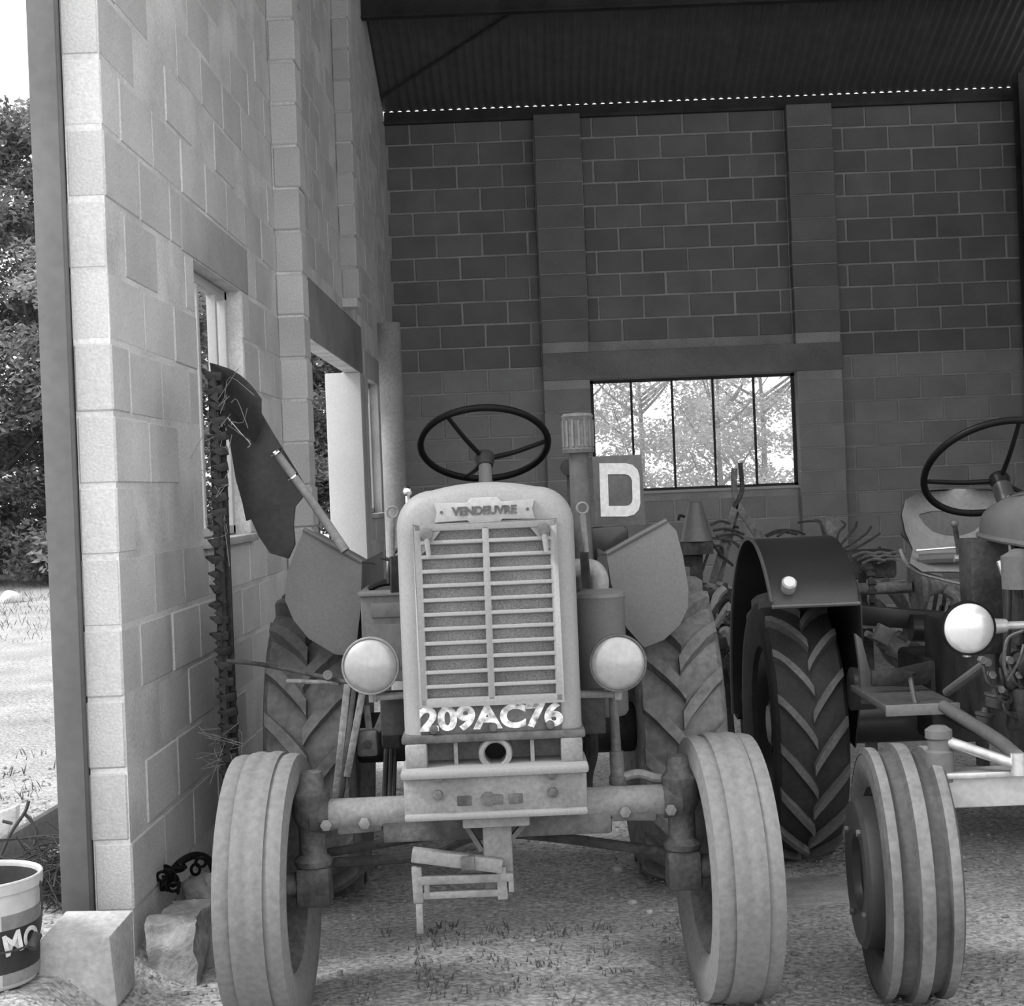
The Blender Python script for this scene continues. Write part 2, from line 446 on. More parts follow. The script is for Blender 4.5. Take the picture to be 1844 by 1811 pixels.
lay(wall_left, bl, 'Y', XW - .055, .11, 'block_wall', joint=.011, jit=.0035)
for (y0, y1, z0, z1), m_ in ((L1, 'concrete'), (L2, 'concrete_mid'), (L3, 'concrete')):
    MB().box(XW-.115, XW+.004, y0+.004, y1-.004, z0+.003, z1-.006).build('lintel', m_, wall_left, bevel=.008)
# stacked-block pilasters on the inner face
k = 0
while (k+1)*CH < roof_z(7.6) - .05:
    me = block_mesh(.128, .20, CH-.012, 'block_wall')
    obj('pilaster_block', me, wall_left, (XW+.066+random.uniform(-.006,.006), 7.60+random.uniform(-.005,.005), (k+.5)*CH)); k += 1
k = 12
while (k+1)*CH < roof_z(10.3) - .05:
    me = block_mesh(.11, .20, CH-.012, 'block_wall')
    obj('pilaster_block', me, wall_left, (XW+.056+random.uniform(-.006,.006), 10.28, (k+.5)*CH)); k += 1
MB().box(XW, XW+.122, 7.508, 7.692, -.3, roof_z(7.7)-.1).build('pilaster_core', 'mortar', wall_left)
MB().box(XW, XW+.10, 10.188, 10.372, 2.41, roof_z(10.4)-.1).build('pilaster_core', 'mortar', wall_left)
# rendered jamb on the far side of the wide opening and the sills
MB().box(XW-.24, XW+.012, 11.03, 11.30, -.4, 2.045).build('jamb', 'concrete_white', wall_left, bevel=.006)
MB().box(XW-.13, XW+.03, 5.60, 6.58, 1.0, 1.03).build('sill', 'concrete', wall_left, bevel=.004)
MB().box(XW-.13, XW+.04, 11.60, 12.44, 1.0, 1.03).build('sill', 'concrete_white', wall_left, bevel=.004)

def side_window(name, y0, y1, z0, z1, mull, label):
    w = obj(name, None, None, (XW-.082, (y0+y1)/2, z0), kind='structure', label=label)
    hy = (y1-y0)/2; h = z1-z0
    g = MB()
    for sy in (-1, 1): g.box(-.02, .02, sy*hy - (.045 if sy > 0 else 0), sy*hy + (0 if sy > 0 else .045), .005, h)
    g.box(-.02, .02, -hy, hy, h-.04, h-.002); g.box(-.02, .02, -hy, hy, .005, .04)
    g.build('window_frame', 'concrete_white', w, bevel=.003)
    ys = [-hy] + [-hy + 2*hy*q for q in mull] + [hy]
    for q in ys[1:-1]: MB().box(-.018, .018, q-.018, q+.018, .03, h-.03).build('mullion', 'concrete_white', w, bevel=.003)
    for a, b in zip(ys[:-1], ys[1:]):
        MB().box(-.002, .002, a+.012, b-.012, .03, h-.03).build('pane', 'glass', w)
side_window('window_1', 5.63, 6.55, 1.03, 2.05, (.38, .76), 'tall window with pale frame in the near part of the block wall')
side_window('window_2', 11.62, 12.40, 1.03, 2.05, (.5,), 'narrow window in the block wall close to the far corner')

# steel door post at the wall end
g = MB().box(XW-.192, XW-.113, YF-.035, YF-.025, -.2, 6.).box(XW-.192, XW-.184, YF-.03, YF+.05, -.2, 6.).box(XW-.121, XW-.113, YF-.03, YF+.05, -.2, 6.)
tag(g.build('steel_post', 'post_steel', bevel=.002), 'tall grey steel channel post fixed to the end of the block wall', 'post')

# back wall ----------------------------------------------------------
BW = (.575, 2.415, 1.105, 2.12)
XR = 4.78
opB = [BW]
g = MB()
for (x0, x1, z0, z1) in cells(XW, XR, [BW[0], BW[1]], None, opB, -.5):
    zt = z1 if z1 is not None else ZE - .10
    g.box(x0, x1, YB+.007, YB+.19, z0, zt)
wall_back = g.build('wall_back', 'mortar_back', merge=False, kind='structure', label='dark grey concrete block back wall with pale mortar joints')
PIL = [(.155, .575), (2.415, 2.825)]
bl = bond(XW, XR, ZE-.12, opB + [(p0, p1, -1, 9) for p0, p1 in PIL] + [(.575, 2.415, 2.12, 2.375)], start=XW+.02)
bl = [(a, b, z0, min(z1, ZE-.10)) for (a, b, z0, z1) in bl]
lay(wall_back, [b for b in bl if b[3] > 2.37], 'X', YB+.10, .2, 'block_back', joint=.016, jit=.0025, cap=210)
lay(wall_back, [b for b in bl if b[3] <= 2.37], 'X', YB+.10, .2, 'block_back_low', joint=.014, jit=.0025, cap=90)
for p0, p1 in PIL:
    k = 0
    while (k+1)*CH < ZE-.05:
        if not (p1 < 3 and 2.12 < (k+.5)*CH < 2.375):
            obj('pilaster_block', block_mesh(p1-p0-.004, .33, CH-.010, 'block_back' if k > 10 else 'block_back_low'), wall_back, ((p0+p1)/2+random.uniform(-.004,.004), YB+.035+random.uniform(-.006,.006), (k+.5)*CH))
        k += 1
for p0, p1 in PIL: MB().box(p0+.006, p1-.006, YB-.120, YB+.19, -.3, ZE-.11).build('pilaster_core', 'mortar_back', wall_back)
MB().box(.155, 2.83, YB-.135, YB+.19, 2.125, 2.37).build('lintel', 'concrete_dark', wall_back, bevel=.008)
w = obj('window_3', None, None, ((BW[0]+BW[1])/2, YB+.03, BW[2]), kind='structure', label='wide five-pane window with thin dark bars in the back wall')
hx = (BW[1]-BW[0])/2; hh = BW[3]-BW[2]
g = MB()
g.box(-hx, hx, -.015, .015, 0, .028).box(-hx, hx, -.015, .015, hh-.028, hh).box(-hx, -hx+.028, -.015, .015, 0, hh).box(hx-.03, hx, -.015, .015, 0, hh)
g.build('window_frame', 'steel_dark', w)
xs = [-hx + 2*hx*q for q in (0, .2, .4, .6, .8, 1)]
for q in xs[1:-1]: MB().box(q-.010, q+.010, -.015, .015, .02, hh-.02).build('mullion', 'steel_dark', w)
for a, b in zip(xs[:-1], xs[1:]): MB().box(a+.005, b-.005, -.002, .002, .01, hh-.01).build('pane', 'glass', w)
MB().box(-hx-.01, hx+.02, -.06, -.018, -.02, .004).build('window_sill', 'concrete_white', w)
MB().box(-hx, hx, .02, .15, hh-.012, hh-.001).build('window_head', 'concrete_white', w)

# right-hand wall (outside the picture) and the steel column
MB().box(XR, XR+.2, YF, YB+.2, -.5, 4.5).build('wall_right', 'mortar_back', kind='structure', label='block wall closing the shed')
g = MB().box(4.44, 4.60, 13.70, 13.71, -.4, ZE+.06).box(4.44, 4.60, 13.85, 13.86, -.4, ZE+.02).box(4.515, 4.525, 13.7, 13.86, -.4, ZE+.02)
tag(g.build('steel_column', 'steel_dark'), 'black steel column standing against the back wall', 'column')

# roof -----------------------------------------------------------------
roof = empty('roof', (0, YB, ZE), kind='structure', label='dark corrugated iron roof seen from below')
PER = .0762; NW = 11; SWD = PER*NW
def sheet_mesh(name, length):
    m_ = MB(); n = NW*8+5; rows = []
    for (yy, zz) in ((.006, -.006*SL), (-length, length*SL)):
        rows.append([(i*PER/8, yy, zz + .009*math.cos(2*math.pi*i/8) + .010) for i in range(n)])
    m_.rings(rows, False, False, False)
    return m_.mesh(name, 'roof_iron', sharp=180)
me_b = sheet_mesh('roof_sheet', YB-YR+.02)
me_f = sheet_mesh('roof_sheet', YR-4.32)
x = -1.42; i = 0
while x < XR+.3:
    obj('roof_sheet', me_b, roof, (x, 0, (i % 2)*.0015))
    f_ = obj('roof_sheet', me_f, roof, (x + SWD, 4.32-YB, roof_z(4.32)-ZE), (0, 0, math.pi))
    x += SWD; i += 1
MB().box(XW, XR, -.004, .0, -.115, .006).box(XW, XR, -.06, .02, -.115, -.085).build('eave_angle', 'steel_dark', roof)
def ibeam(g, x0, x1, yc, ztop, h, wd):
    g.box(x0, x1, yc-wd/2, yc+wd/2, ztop-.012, ztop); g.box(x0, x1, yc-wd/2, yc+wd/2, ztop-h, ztop-h+.012); g.box(x0, x1, yc-.005, yc+.005, ztop-h, ztop)
for yp in (12.28, 10.7, 9.2, 7.6, 6.0, 4.55):
    g = MB(); ibeam(g, XW-.05, XR, yp-YB, roof_z(yp)-ZE-.035, .255, .10); g.build('purlin', 'steel_dark', roof)
MB().cyl(Vector((-1.16, 13.72-YB, roof_z(13.72)-ZE-.02)), Vector((.55, 12.2-YB, roof_z(12.2)-ZE-.02)), .012, n=8).build('wind_brace', 'steel_dark', roof)
# cement pipe standing by the side wall
p = at(697, 582, 10.4)
g = MB(); g.lathe([(0,.0),(0,.078),(p.z+.25,.078),(p.z+.25,.066),(p.z+.1,.066),(p.z+.1,0)], (p.x+.01, 10.4, -.25), (0,0,1), 28)
tag(g.build('cement_pipe', 'pipe_cement'), 'tall grey cement pipe standing upright near the back corner', 'pipe')

# ------------------------------------------------------------------ wheels
def tyre_profile(Rr, hw, rb, ribs):
    """closed tyre section (across, radius); ribs: (centre, half width, height)"""
    crown = lambda x: Rr - .016*(x/hw)**2*4*hw/.18*.5
    p = [(-hw*.62, rb), (-hw*.80, rb+.012), (-hw*.98, rb+(Rr-rb)*.42), (-hw, rb+(Rr-rb)*.60), (-hw*.93, rb+(Rr-rb)*.82)]
    for (c, w, h) in ribs:
        base = crown(c) - h
        p += [(c-w-.007, base), (c-w, crown(c)-.002), (c-w*.5, crown(c)), (c+w*.5, crown(c)), (c+w, crown(c)-.002), (c+w+.007, base)]
    p += [(hw*.93, rb+(Rr-rb)*.82), (hw, rb+(Rr-rb)*.60), (hw*.98, rb+(Rr-rb)*.42), (hw*.80, rb+.012), (hw*.62, rb)]
    return p

def front_wheel(parent, c, out, Rr, hw, ribs, tmats, rim_mat, rz=0., weight=False):
    """ribbed front wheel; out = +1 or -1 is the side that faces away from the tractor"""
    rb = Rr*.625; g = MB(); pr = tyre_profile(Rr, hw, rb, ribs)
    g.lathe(pr, (0,0,0), (1,0,0), 72)
    if len(tmats) > 1:
        n = 72; idx = 0
        for i in range(len(pr)-1):
            mid = (pr[i][1]+pr[i+1][1])/2
            top = any(abs((pr[i][0]+pr[i+1][0])/2 - c_) < w_*1.02 for (c_, w_, h_) in ribs) and mid > Rr-.03
            for k in range(n): g.m[idx] = 1 if top else 0; idx += 1
    w = g.build('front_wheel', tmats, parent, loc=c, rot=(0,0,rz), sharp=28)
    g = MB()
    o = out
    g.lathe([(o*hw*.66, rb+.006), (o*hw*.72, rb-.004), (o*hw*.45, rb-.018), (o*.01, rb-.03), (-o*hw*.45, rb-.018), (-o*hw*.72, rb-.004), (-o*hw*.66, rb+.006)], (0,0,0), (1,0,0), 48)
    g.lathe([(o*.012, rb-.028), (o*.0, rb*.75), (-o*.004, rb*.55), (o*.006, .05), (o*.006, 0)], (0,0,0), (1,0,0), 48)
    g.lathe([(-o*.004, 0), (-o*.004, rb-.03)], (0,0,0), (1,0,0), 48)
    g.build('rim', rim_mat, w)
    g = MB(); g.lathe([(-o*.02, .055), (o*.035, .052), (o*.06, .042), (o*.085, .04), (o*.09, .03), (o*.09, 0)], (0,0,0), (1,0,0), 24); g.build('hub', rim_mat, w)
    nut = MB().cyl((-o*.01, 0, 0), (o*.028, 0, 0), .009, n=6).mesh('wheel_nut', rim_mat)
    for k in range(6):
        a = k*math.pi/3; obj('wheel_nut', nut, w, (0, .085*math.cos(a), .085*math.sin(a)))
    if weight:
        g = MB(); g.lathe([(o*.02, rb-.012), (o*.115, rb-.012), (o*.125, rb-.024), (o*.12, .10), (o*.10, .09), (o*.095, 0)], (0,0,0), (1,0,0), 48)
        wd = g.build('wheel_weight', 'dark_paint', w)
        nut = MB().cyl((o*.11, 0, 0), (o*.132, 0, 0), .009, n=6).mesh('weight_bolt', 'cast_dirty')
        for a in (.6, 2.2, 3.7, 5.3): obj('weight_bolt', nut, w, (0, .15*math.cos(a), .15*math.sin(a)))
    return w

def rear_wheel(parent, c, out, Rr, hw, nl, lugh, tmats, rim_mat, lugw=.017, skew=.26, edge=.9):
    body = Rr - lugh; rb = Rr*.56
    crown = lambda x: body - .030*(x/hw)**2
    pr = [(-hw*.6, rb), (-hw*.82, rb+.015), (-hw*1.0, rb+(body-rb)*.45), (-hw*.99, rb+(body-rb)*.72), (-hw*.93, crown(hw*.93)-.012)]
    pr += [(hw*q, crown(hw*q)) for q in (-.86,-.6,-.3,0,.3,.6,.86)]
    pr += [(-x, r) for x, r in reversed(pr[:5])]
    g = MB(); g.lathe(pr, (0,0,0), (1,0,0), 80)
    if len(tmats) > 1: g.slot(1)
    S = 7
    for side in (-1, 1):
        for i in range(nl):
            th0 = 2*math.pi*(i + (.5 if side > 0 else 0))/nl
            ring = []
            for k in range(S+1):
                t = k/S; x = side*hw*(-.04 + (edge+.04)*t); th = th0 + skew*(t**.85)
                base = crown(x) - .012; top = Rr - .022*(x/hw)**2 - (.0 if t < .9 else .008)
                # direction along the lug, for its width
                dth = lugw/Rr*(1.15 if t < .6 else 1.0)
                def P(r, dt): return Vector((x, -r*math.cos(th+dt), r*math.sin(th+dt)))
                ring.append([P(base, -dth*1.35), P(top, -dth), P(top, dth), P(base, dth*1.35)])
            g.rings(ring)
    w = g.build('rear_wheel', tmats, parent, loc=c, sharp=30)
    o = out; g = MB()
    g.lathe([(o*hw*.62, rb+.01), (o*hw*.70, rb-.005), (o*hw*.5, rb-.03), (0, rb-.045), (-o*hw*.5, rb-.03), (-o*hw*.70, rb-.005), (-o*hw*.62, rb+.01)], (0,0,0), (1,0,0), 56)
    g.build('rim', rim_mat, w)
    g = MB(); g.lathe([(o*.03, rb-.04), (o*.0, rb*.7), (o*.03, .11), (o*.06, .10), (o*.09, .07), (o*.1, 0)], (0,0,0), (1,0,0), 40)
    g.lathe([(-o*.004, 0), (-o*.004, rb-.045)], (0,0,0), (1,0,0), 40)
    g.build('wheel_disc', rim_mat, w)
    cl = MB().cyl((0, 0, 0), (o*.055, 0, 0), .014, n=6).box(o*.02-.02, o*.02+.02, -.025, .025, -.02, .02).mesh('rim_clamp', rim_mat)
    for k in range(8):
        a = k*math.pi/4 + .2; q = rb*.82; obj('rim_clamp', cl, w, (0, q*math.cos(a), q*math.sin(a)))
    return w

def headlight(parent, c, r, lens_mat, shell_mat, name='headlight'):
    g = MB(); g.lathe([(.0, r*1.0), (.012, r*1.03), (.02, r*.98), (.06, r*.82), (.095, r*.5), (.11, r*.2), (.112, 0)], (0,0,0), (0,1,0), 40)
    h = g.build(name, shell_mat, parent, loc=c)
    g = MB(); g.lathe([(-.020, 0), (-.0185, r*.3), (-.015, r*.55), (-.009, r*.78), (-.002, r*.93), (.004, r*.965)], (0,0,0), (0,1,0), 40)
    g.build('lens', lens_mat, h, label='glass lens')
    MB().torus((0,.0,0), (0,1,0), r*.985, r*.04, 40, 8).build('bezel', shell_mat, h)
    return h

def steering(parent, c, Rr, tilt, rim_r, spokes, drop, mats, col_to, col_r, colmat, axis=None):
    """dished steering wheel; tilt = lean of its axis towards the driver"""
    n = Vector(axis).normalized() if axis else Vector((0, math.sin(tilt), math.cos(tilt)))
    ex = Vector((1,0,0)); ex = (ex - n*ex.dot(n)).normalized(); ey = n.cross(ex)
    c = Vector(c); hub = c - n*drop
    g = MB().torus(c, n, Rr, rim_r, 64, 12)
    w = g.build('steering_wheel', mats[0], parent)
    for a in spokes:
        d = ex*math.cos(a) + ey*math.sin(a)
        MB().tube([hub + d*.02, hub + d*Rr*.5 + n*drop*.35, c + d*(Rr-.004)], .0085, 8, r1=.007).build('spoke', mats[0], w)
    MB().lathe([(-.03, .0), (-.03, .026), (.0, .034), (.015, .03), (.018, 0)], hub, n, 20).build('wheel_hub', mats[1], w)
    MB().cyl(hub - n*.025, Vector(col_to), col_r, col_r*1.25, 16).build('steering_column', colmat, parent)
    return w

# ------------------------------------------------------------------ front tractor
T1 = empty('tractor', (-.122, 4.10, 0), R(1.3), label='pale grey vintage tractor with louvred grille and round headlights, facing front', cat='tractor')
M1 = Matrix.Translation((-.122, 4.10, 0)) @ Matrix.Rotation(R(1.3), 4, 'Z'); M1i = M1.inverted()
def a1(px, py, ly): return M1i @ at(px, py, 4.10+ly)

ribs4 = [(-.062, .014, .0035), (-.021, .013, .003), (.021, .013, .003), (.062, .014, .0035)]
front_wheel(T1, (-.601, 0, .155), -1, .35, .090, ribs4, ['tyre_dusty'], 'cast_dirty', rz=R(-2))
front_wheel(T1, (.597, 0, .155), 1, .35, .090, ribs4, ['tyre_dusty'], 'cast_dirty', rz=R(3))
rear_wheel(T1, (-.622, 1.5, .30), -1, .545, .150, 18, .040, ['tyre_muddy'], 'cast_dirty', lugw=.024, skew=.30)
rear_wheel(T1, (.622, 1.5, .30), 1, .545, .150, 18, .040, ['tyre_muddy'], 'cast_dirty', lugw=.024, skew=.30)

# front axle, kingpins and stub axles
ZA = .335
for s in (-1, 1): MB().cyl((s*.47, 0, ZA), (s*.20, 0, ZA), .041, n=24).build('axle_tube', 'cast_paint', T1, bevel=.003)
g = MB(); g.box(-.30, .30, -.035, .05, ZA-.075, ZA-.015); g.bar((-.30, 0, ZA-.03), (-.42, 0, ZA-.035), .06, .03); g.bar((.30, 0, ZA-.03), (.42, 0, ZA-.035), .06, .03)
g.build('axle_centre', 'cast_dirty', T1, bevel=.008)
for xx in (-.445, -.345, .335, .455):
    MB().cyl((xx, -.052, ZA-.018), (xx, -.03, ZA-.018), .016, n=6).build('axle_bolt', 'cast_paint', T1, bevel=.002)
for s in (-1, 1):
    g = MB(); x0 = s*.487
    g.lathe([(-.13, .0), (-.13, .048), (-.115, .052), (-.10, .036), (-.03, .036), (.0, .05), (.06, .05), (.075, .038), (.10, .034), (.115, .03), (.12, 0)], (x0, 0, ZA), (0,0,1), 24)
    g.cyl((x0, 0, ZA), (s*.44, 0, ZA), .052, .047, 20)
    k = g.build('kingpin', 'cast_black', T1)
    g = MB(); g.box(x0-.045, x0+.045, -.04, .05, .10, .205); g.cyl((x0, 0, .155), (s*.60, 0, .155), .035, .03, 16); g.build('stub_axle', 'cast_black', k, bevel=.012)
# steering arm, drag link and tie rod
pts = [a1(1245, 1395, .02), a1(1190, 1402, .05), a1(1150, 1393, .06), a1(1115, 1402, .06)]
MB().tube(pts, .013, 10).build('steering_arm', 'cast_paint', T1)
g = MB(); p0 = a1(1113, 1405, .06); p1 = a1(1104, 1255, .07); g.cyl(p0, p0 + (p1-p0)*.35, .019, .019, 14); g.cyl(p0 + (p1-p0)*.35, p1, .014, .012, 12); g.cyl(p0 - Vector((0,0,.01)), p0 + Vector((0,0,.012)), .024, n=14)
g.build('pitman_arm', 'cast_dirty', T1)
MB().tube([a1(575, 1555, .09), a1(760, 1540, .12), a1(900, 1500, .14), a1(1210, 1535, .09)], .014, 10).build('tie_rod', 'rust', T1)
MB().bar(a1(590, 1535, .12), a1(800, 1500, .18), .03, .02).build('radius_arm', 'rust', T1, bevel=.003)

# front frame casting
ZF0, ZF1 = .346, .452
g = MB().box(-.232, .232, -.165, .10, ZF0, ZF1)
fr = g.build('front_frame', 'cast_paint', T1, bevel=.006)
MB().box(-.238, .238, -.185, .02, ZF1-.004, ZF1+.020).build('frame_flange', 'shell_paint', fr, bevel=.008)
MB().box(-.232, .232, -.178, .02, ZF0-.004, ZF0+.014).build('frame_flange', 'shell_paint', fr, bevel=.006)
for (px, py) in ((790, 1399), (789, 1430), (994, 1394), (996, 1426)):
    q = a1(px, py, -.165); MB().cyl((q.x, -.182, q.z), (q.x, -.160, q.z), .013, n=6).build('frame_bolt', 'cast_dirty', fr, bevel=.002)
MB().cyl((-.02, -.170, ZF0+.045), (-.02, -.160, ZF0+.045), .018, n=16).build('cast_mark', 'cast_dirty', fr)
for xx in (-.08, .0, .05): MB().box(xx-.018, xx+.018, -.169, -.160, ZF0+.03, ZF0+.055).build('cast_mark', 'cast_dirty', fr, bevel=.003)
g = MB(); g.box(-.226, .226, -.04, .12, ZF1+.018, .532)
pn = g.build('crank_panel', 'cast_paint', T1, bevel=.004)
for s in (-1, 1):
    MB().box(s*.226-.055*(s > 0), s*.226+.055*(s < 0), -.145, -.02, ZF1+.018, .531).build('cheek', 'cast_paint', pn, bevel=.004)
    MB().box(s*.098-.005, s*.098+.005, -.115, -.03, ZF1+.018, .530).build('rib', 'cast_paint', pn)
zc = .497
MB().lathe([(.0, .028), (-.095, .028), (-.10, .032), (-.10, .041), (-.09, .044), (.0, .044)], (.003, -.03, zc), (0,1,0), 32).build('crank_boss', 'cast_paint', pn)
MB().cyl((.003, -.05, zc), (.003, -.03, zc), .0285, n=28).build('crank_hole', 'rubber_black', pn)

# radiator shell and hood
def hood_outline(hw, zb, zt, rc, arch, n=9):
    pts = [(-hw, zb), (hw, zb)]
    for k in range(n+1):
        a = k/n*math.pi/2; pts.append((hw - rc + rc*math.cos(a), zt - arch - rc + rc*math.sin(a)))
    for k in range(1, 8):
        t = k/8; x = (hw-rc)*(1-2*t); pts.append((x, zt - arch*(x/(hw-rc))**2))
    for k in range(n+1):
        a = math.pi/2 + k/n*math.pi/2; pts.append((-hw + rc + rc*math.cos(a), zt - arch - rc + rc*math.sin(a)))
    return pts
SH = .229
def ring(y, inset, dz=0.):
    o = hood_outline(SH - inset, .545, 1.192 - inset*1.3 + dz, .095 - inset*.4, .016)
    return [(x, y, z) for x, z in o]
g = MB().rings([ring(-.118, .055), ring(-.117, .036), ring(-.110, .018), ring(-.096, .006), ring(-.075, .0), ring(.06, .0), ring(.10, .004)])
shell = g.build('radiator_shell', 'shell_paint', T1, sharp=50)
MB().rings([ring(.10, .016), ring(.45, .02), ring(.95, .03)]).build('hood', 'shell_paint', T1, sharp=50)
g = MB(); g.box(-SH-.006, SH+.006, -.135, .05, .530, .552); g.build('shell_base', 'cast_dirty', T1, bevel=.006)

# grille: mesh, frame, louvres
GX0, GX1, GZ0, GZ1 = -.181, .181, .628, 1.090; YG = -.118
gr = MB().box(GX0+.006, GX1-.006, YG-.006, YG+.01, GZ0+.006, GZ1-.006).build('grille', 'radiator_mesh', T1, label='radiator grille of thin horizontal louvres')
g = MB()
for (x0, x1, z0, z1) in ((GX0, GX0+.018, GZ0, GZ1), (GX1-.018, GX1, GZ0, GZ1), (GX0, GX1, GZ1-.018, GZ1), (GX0, GX1, GZ0, GZ0+.020)):
    g.box(x0, x1, YG-.034, YG+.004, z0, z1)
g.build('grille_frame', 'shell_paint', gr, bevel=.003)
MB().box(-.009, .009, YG-.034, YG, GZ0+.01, GZ1-.01).build('centre_bar', 'shell_paint', gr, bevel=.003)
lv = MB()
lv.add([(-.081, -.020, .006), (.081, -.020, .006), (.081, .012, -.004), (-.081, .012, -.004), (-.081, -.022, -.004), (.081, -.022, -.004), (.081, .010, -.010), (-.081, .010, -.010)],
       [(0,1,2,3), (7,6,5,4), (0,4,5,1), (1,5,6,2), (2,6,7,3), (3,7,4,0)])
lme = lv.mesh('louvre', 'shell_paint', bevel=.0015)
for k in range(11):
    zz = GZ1 - .047 - k*.0366
    for s in (-1, 1): obj('louvre', lme, gr, (s*.0865, YG-.013, zz))
for s in (-1, 1):
    x1_ = s*.164
    MB().plate([(x1_, YG-.030, GZ1-.012), (x1_-s*.055, YG-.030, GZ1-.012), (x1_-s*.045, YG-.030, GZ1-.024), (x1_-s*.012, YG-.030, GZ1-.066), (x1_, YG-.030, GZ1-.075)], (0, .006, 0)).build('corner_gusset', 'shell_paint', gr)
    q = (s*.149, YG-.036, GZ1-.024)
    b = MB().cyl((q[0], q[1]-.012, q[2]), (q[0], q[1]+.006, q[2]), .016, n=18).build('clamp_knob', 'cast_dirty', gr, bevel=.003)
    MB().cyl((q[0], q[1]-.006, q[2]-.012), (q[0]+.004, q[1]-.008, q[2]-.058), .0075, .006, 10).build('clamp_lever', 'shell_paint', gr)

# name plate
NZ = 1.119
pl = [(-.128, -.026), (-.122, 0), (-.128, .024), (-.045, .022), (-.034, .034), (.034, .034), (.045, .022), (.128, .024), (.122, 0), (.128, -.026), (.045, -.023), (.034, -.034), (-.034, -.034), (-.045, -.023)]
npl = MB().plate([(x, YG-.016, NZ+z) for x, z in pl], (0, .024, 0)).build('name_plate', 'plate_pale', T1, bevel=.002, label='maker name plate')
text('lettering', 'VENDEUVRE', .029, 'band_dark', npl, (0, YG-.0175, NZ), sx=1.02, extrude=.002, bold=.0012)
for s in (-1, 1): MB().cyl((s*.110, YG-.020, NZ), (s*.110, YG-.012, NZ), .004, n=8).build('rivet', 'cast_dirty', npl)

# registration band with worn white figures
bd = MB().box(-.185, .176, YG-.006, YG+.004, .552, .622).build('number_band', 'band_dark', T1, bevel=.002, label='dark band with worn white registration figures')
text('figures', '209AC76', .080, 'worn_white', bd, (-.004, YG-.0072, .589), sx=1.18, extrude=.0008, bold=.0035)
for xx in (-.152, 0, .146): MB().cyl((xx, YG-.018, .566), (xx, YG, .566), .011, n=14).build('band_bolt', 'cast_dirty', bd, bevel=.002)

# headlights and brackets
for (px, py, s) in ((667, 1199, -1), (1113, 1194, 1)):
    q = a1(px, py, -.06); h = headlight(T1, q, .0735, 'lens_silver', 'cast_paint' if s < 0 else 'band_dark')
    MB().tube([q + Vector((0, .05, -.06)), q + Vector((0, .05, -.085)), Vector((s*.30, .0, q.z-.088)), Vector((s*.228, .0, q.z-.086))], .010, 8).build('headlight_bracket', 'cast_paint', T1)
    MB().cyl(q + Vector((0,.05,-.10)), q + Vector((0,.05,-.06)), .012, n=8).build('bracket_bolt', 'cast_paint', T1)
    MB().box(min(s*.225, s*.30), max(s*.225, s*.30), .05, .07, q.z-.20, q.z-.08).build('frame_lug', 'engine_grime', T1, bevel=.004)

# hood clasps at both sides
for s, top in ((-1, 1.02), (1, 1.045)):
    x_ = s*.262; q = a1(707 if s < 0 else 1049, 922 if s < 0 else 915, .15)
    cl = MB().torus((q.x, .15, q.z), (0,1,0), .015, .0035, 20, 8).build('hood_clasp', 'cast_paint', T1)
    MB().cyl((q.x, .15, q.z-.016), (q.x - s*-.006, .16, q.z-.12), .008, n=10).build('clasp_rod', 'cast_paint', cl)
    MB().bar((q.x, .16, q.z-.12), (q.x + s*.004, .17, q.z-.22), .022, .012).build('clasp_hook', 'engine_grime', cl)
q = a1(733, 885, .25); MB().sphere(q, .014).cyl(q, q - Vector((0,0,.04)), .007, n=8).build('filler_knob', 'chrome', T1)

# air cleaner, elbow and intake stack
q = a1(1083, 1130, .25); zt = a1(1083, 1064, .25).z
g = MB(); g.lathe([(0, 0), (0, .060), (.012, .068), (zt-.555, .068), (zt-.545, .072), (zt-.535, .069), (zt-.525, .050), (zt-.52, 0)], (q.x, .25, .53), (0,0,1), 32)
ac = g.build('air_cleaner', 'fender_paint', T1)
e0 = Vector((q.x, .25, zt+.005))
MB().tube([e0, e0 + Vector((0, 0, .03)), e0 + Vector((-.014, .0, .055)), e0 + Vector((-.045, 0, .062)), e0 + Vector((-.085, .0, .06))], .026, 16).build('intake_elbow', 'cast_paint', ac)
q = a1(1042, 815, .45); zp = a1(1045, 1010, .45).z; zc1 = a1(1042, 747, .45).z
st = MB().cyl((q.x, .45, zp-.1), (q.x, .45, q.z), .030, .029, 20).build('intake_stack', 'stack_grey', T1)
g = MB(); n = 40; prof = []
g.lathe([(0, .03), (0, .046), (.010, .048), (.016, .045), (zc1-q.z-.012, .0445), (zc1-q.z-.004, .048), (zc1-q.z+.004, .042), (zc1-q.z+.008, 0)], (q.x, .45, q.z), (0,0,1), 32)
pc = g.build('pre_cleaner', 'cast_dirty', T1)
for k in range(16):
    a = 2*math.pi*k/16; MB().box(-.003, .003, -.0475, -.043, .018, zc1-q.z-.016).build('cage_bar', 'fender_paint', pc, loc=(q.x, .45, q.z), rot=(0,0,a))

# steering wheel and column, instrument hump
sc = a1(872, 800, 1.0)
steering(T1, sc, .209, R(32), .0115, [R(-124), R(-2), R(109)], .055, ('rubber_black', 'engine_grime'), sc + Vector((0, -.20, -.34)), .021, 'fender_paint')
MB().sphere((sc.x, sc.y-.06, 1.16), .07, (1.2, 1.2, .6)).build('column_boot', 'fender_paint', T1)

